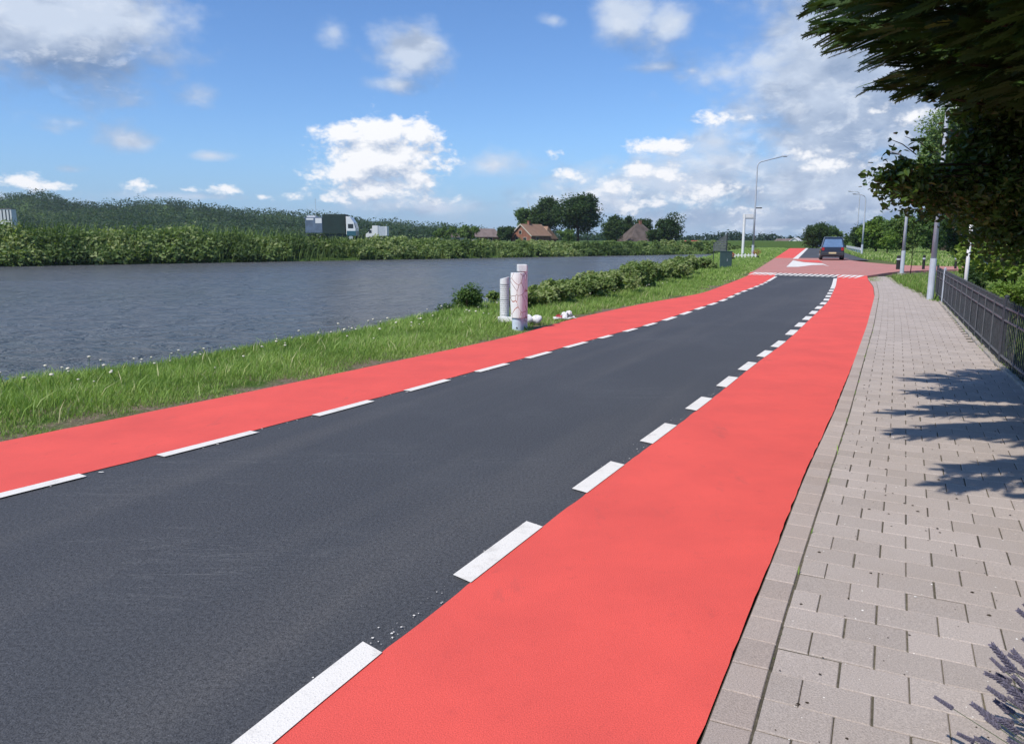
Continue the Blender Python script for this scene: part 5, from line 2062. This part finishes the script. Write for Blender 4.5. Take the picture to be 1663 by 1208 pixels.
M['lav'] = plain('lavender_flower', (.17, .155, .20), .8, .15, 0, .3, 90, (.07, .068, .09))
M['lav_stem'] = plain('lavender_stem', (.10, .13, .07), .8, .15)
for (bx_, by_, n_st, lb) in ((1.74, 1.73, 190, 'grey violet lavender in flower at the lower right corner'), (2.04, 2.00, 95, 'second lavender at the right edge just behind the corner one')):
    rt = empty('lavender', (bx_, by_, 0), 0, lb, 'lavender')
    sp_meshes = None
    st = MB()
    r2 = random.Random(int(bx_ * 100))
    tips = []
    for i in range(n_st):
        a = r2.uniform(0, 6.283)
        spread = r2.random() ** .6
        Ls = .40 + .16 * r2.random()
        el_ = R(85 - 62 * spread)
        # the plant arches toward the path on the left
        dirv = Vector((math.cos(a) * math.cos(el_) - .30, math.sin(a) * math.cos(el_) + .10, math.sin(el_))).normalized()
        p0 = Vector((r2.uniform(-.07, .07), r2.uniform(-.07, .07), 0))
        mid = p0 + dirv * Ls * .5 + Vector((0, 0, .03))
        tip_ = p0 + dirv * Ls
        st.tube([p0, mid, tip_], [.0018, .0015, .0012], 4, False)
        tips.append((tip_, (tip_ - mid).normalized()))
    st.build('stems', M['lav_stem'], rt)
    protos = []
    rest = MB()
    for i, (tip_, dv) in enumerate(tips):
        if i >= 99:
            s_ = .75 + .5 * r2.random()
            Mx = Matrix.Translation(tip_ - dv * .01) @ dv.to_track_quat('Z', 'Y').to_matrix().to_4x4() @ Matrix.Diagonal((s_ * 1.15, s_ * 1.15, s_, 1))
            sb = make_spike(i)
            rest.add([Mx @ Vector(p_) for p_ in sb.v], sb.f)
            continue
        if len(protos) < 6:
            o = make_spike(i).build('flower_spike', M['lav'], rt)
            protos.append(o)
        else:
            o = protos[i % 6].copy()
            col.objects.link(o)
            o.parent = rt
        o.location = tip_ - dv * .01
        o.rotation_euler = dv.to_track_quat('Z', 'Y').to_euler()
        s_ = .75 + .5 * r2.random()
        o.scale = (s_ * 1.15, s_ * 1.15, s_)
    if rest.v:
        ro_ = rest.build('flower_spikes', M['lav'], rt)
        ro_['kind'] = 'stuff'
    n = 700
    a = rng.random(n) * 6.283
    rr = .16 * np.sqrt(rng.random(n))
    lf = blades('leaves', np.cos(a) * rr, np.sin(a) * rr, np.zeros(n), .10 + .13 * rng.random(n), np.full(n, .006), M['leaf_mid'], .6, None, None)
    lf.parent = rt
    del lf['kind']

# ------------------------------------------------------------------ the overhanging conifer
def spray_template():
    Vt, Ft = [], []

    def quad(p, d, wv, L_q, wq):
        b = len(Vt)
        Vt.extend([p, p + d * L_q * .5 + wv * wq, p + d * L_q, p + d * L_q * .5 - wv * wq])
        Ft.append((b, b + 1, b + 2, b + 3))
    n = 13
    for i in range(n):
        t = i / (n - 1)
        for sgn in (-1, 1):
            p = Vector((t * .34, 0, -.04 * t * t))
            ang = R(27 - 10 * t) * sgn
            d = Vector((math.cos(ang), math.sin(ang), -.10 - .12 * t)).normalized()
            wv = Vector((-d.y, d.x, 0)).normalized()
            L_q = .11 * (1 - .5 * t) + .03
            quad(p, d, wv, L_q, .011)
            if i % 2 == 0:
                quad(p + d * L_q * .4, (d + wv * .6 * sgn).normalized(), wv, L_q * .6, .0075)
    quad(Vector((.25, 0, -.03)), Vector((1, 0, -.25)).normalized(), Vector((0, 1, 0)), .15, .008)
    return np.array([tuple(v) for v in Vt]), np.array(Ft)


SV, SF = spray_template()
TX, TY = 6.35, 4.9
rt = empty('conifer', (TX, TY, 0), 0, 'dark conifer overhanging the footpath from the garden at upper right', 'tree')
MB().tube([(0, 0, -.2), (.05, .05, 2.5), (0, 0, 5.2), (0, 0, 7.8)], [.24, .19, .12, .03], 12).build('trunk', M['bark'], rt)
mats_, tints = [], []
lim = MB()
r2 = random.Random(21)
tier = 0
for z0_, rad, nb in ((1.98, 2.9, 18), (2.2, 3.6, 24), (2.38, 4.1, 30), (2.55, 4.5, 34), (2.78, 4.68, 34), (3.1, 4.7, 32), (3.6, 4.5, 28), (4.2, 4.2, 22), (4.9, 3.4, 18), (5.6, 2.7, 14), (6.3, 2.0, 12), (7.0, 1.2, 8)):
    for i in range(nb):
        a = 6.283 * (i + r2.random() * .8) / nb
        # boughs reach farther towards the path (west) than into the garden
        west = .5 - .5 * math.cos(a)
        Lb = rad * (.80 + .18 * r2.random()) * (.72 + .28 * west) * (1 + .36 * max(0, math.cos(a - R(203))) ** 20) * (1 - .20 * max(0, math.cos(a - R(113))) ** 4)
        rise = .42 + .4 * r2.random() if z0_ < 5 else .2
        dv = Vector((math.cos(a), math.sin(a), 0))
        side = Vector((-dv.y, dv.x, 0))
        def bp(t):
            return dv * (Lb * t) + side * (.25 * math.sin(t * 3 + i)) + Vector((0, 0, z0_ + rise * t ** 1.3 * (1 if z0_ < 5 else .5)))
        lim.tube([bp(0), bp(.35), bp(.7), bp(.97)], [.045, .032, .018, .005], 5, False)
        ns = int(44 + Lb * (50 if z0_ < 4.2 else 16))
        for k_ in range(ns):
            t = .22 + .78 * (k_ + r2.random()) / ns
            p = bp(t)
            sgn = 1 if k_ % 2 else -1
            fan = R(55 * (1 - t) + 20) * sgn * (.5 + .8 * r2.random())
            dd = (dv * math.cos(fan) + side * math.sin(fan))
            dd.z = -.12 - .45 * r2.random() + .22 * t
            dd.normalize()
            off = side * sgn * (.42 * (1 - t) * r2.random())
            q = dd.to_track_quat('X', 'Z').to_matrix() @ Matrix.Rotation(r2.gauss(0, .8), 3, 'X')
            s_ = .42 + .34 * r2.random()
            mats_.append((np.array(q) * s_, np.array(p + off + Vector((0, 0, r2.gauss(0, .05))))))
            tints.append(min(1, max(0, .28 + .3 * t ** 3 + r2.gauss(0, .16))))  # sunlit tips put into the tint: sprays lighter outwards along boughs
lim.build('boughs', M['bark'], rt)
nS = len(mats_)
A = np.stack([m[0] for m in mats_])
B = np.stack([m[1] for m in mats_])
V = np.einsum('nij,vj->nvi', A, SV) + B[:, None, :]
F = (np.arange(nS) * len(SV))[:, None, None] + SF[None]
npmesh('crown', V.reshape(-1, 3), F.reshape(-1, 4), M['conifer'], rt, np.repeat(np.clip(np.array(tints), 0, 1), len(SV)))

# ------------------------------------------------------------------ the broadleaf tree below and behind it
DX, DY = 8.3, 8.0
rt = empty('broadleaf_tree', (DX, DY, 0), 0, 'dark broadleaf tree with branches hanging over the fence below the conifer', 'tree')
cpx = [  # px, py, depth, radius
    (1452, 290, 6.6, .22), (1478, 300, 6.7, .26), (1505, 318, 6.9, .28), (1468, 268, 6.7, .07), (1505, 278, 6.8, .11), (1535, 300, 7.0, .26),
    (1578, 248, 7.1, .22), (1560, 310, 7.1, .28), (1595, 335, 7.2, .28), (1620, 372, 7.3, .34), (1655, 385, 7.3, .36), (1592, 225, 7.2, .26),
    (1600, 270, 7.2, .38), (1610, 190, 7.3, .36), (1640, 240, 7.3, .42), (1640, 320, 7.4, .44), (1655, 180, 7.2, .42), (1592, 172, 7.0, .24),
    (1548, 148, 6.8, .12), (1512, 154, 6.6, .07), (1600, 310, 7.0, .36), (1528, 330, 7.2, .14), (1680, 280, 7.6, .5), (1700, 350, 7.6, .5), (1720, 200, 7.6, .6),
    (1650, 140, 7.0, .4), (1600, 140, 6.9, .3),
]
cls2 = []
tw = MB()
tw.tube([(0, 0, -.2), (-.1, -.1, 1.2), (-.3, -.1, 2.4), (-.5, -.2, 3.4)], [.16, .13, .09, .04], 10)
for (px, py, Yd, rr) in cpx:
    p = at(px, py, Yd)
    c_ = (p[0] - DX, p[1] - DY, p[2])
    cls2.append((*c_, rr * 1.1, rr * 1.15, rr * .9, .38 + rng.normal(0, .1)))
    tw.tube([(-.2, -.1, 1.6 + .25 * (c_[2])), (c_[0] * .5, c_[1] * .4, (1.9 + c_[2]) / 2 + .25), (c_[0], c_[1], c_[2]), (c_[0] - rr * .8, c_[1] - .05, c_[2] - rr * .25)], [.03, .018, .009, .003], 6, False)
for _ in range(46):
    a = rng.random() * 6.283
    p = (1.0 * math.cos(a) * 1.5 * rng.random() + .3, 1.5 * math.sin(a) * rng.random() + .5, 1.7 + 2.2 * rng.random())
    cls2.append((*p, .55, .55, .45, .4 + rng.normal(0, .1)))
tw.build('trunk', M['bark'], rt)
V, F, T = clump_cloud(cls2, lambda a, b, c: 80 + 4600 * a * b, .060, .35, .95, .55, .25, near=True)
npmesh('crown', V, F, M['leaf_near'], rt, T)
# loose shoots at the outline
sh = MB()
Vs, Ts = [], []
for (px, py, dx_, dz_) in ((1442, 225, -.10, .12), (1426, 270, -.08, .10), (1470, 222, -.03, .16), (1418, 292, -.10, .0), (1434, 302, -.05, -.05), (1500, 150, -.12, -.03), (1492, 350, -.04, -.1)):
    p = Vector(at(px, py, 6.6)) - Vector((DX, DY, 0))
    q = p + Vector((.30, .1, -.12 if dz_ > 0 else .1))
    sh.tube([q, (p + q) / 2 + Vector((0, 0, .02)), p], [.005, .004, .002], 5, False)
    for i in range(11):
        t = i / 10
        Vs.append(tuple(p * (1 - t) + q * t + Vector((rng.normal(0, .03), rng.normal(0, .03), rng.normal(0, .03)))))
sh.build('shoots', M['bark'], rt)
V, F = leaf_ovals(np.array(Vs), .062, .35, .6)
npmesh('shoot_leaves', V, F, M['leaf_near'], rt, np.repeat(rng.random(len(Vs)) * .7, 6))

# ------------------------------------------------------------------ the air
hz_ = MB().box(-1560, 1360, -260, 2260, -6, 75)
o = hz_.build('haze', M['white'])
m, t, oo = newmat('haze_air')
vp = t.new('ShaderNodeVolumePrincipled')
vp.inputs['Color'].default_value = (.78, .87, 1.0, 1)
vp.inputs['Density'].default_value = .00014
vp.inputs['Anisotropy'].default_value = 0.0
t.L.new(vp.outputs[0], oo.inputs['Volume'])
o.data.materials.clear()
o.data.materials.append(m)
tag(o, 'thin pale summer haze in the air over the whole landscape', 'haze', kind='stuff')
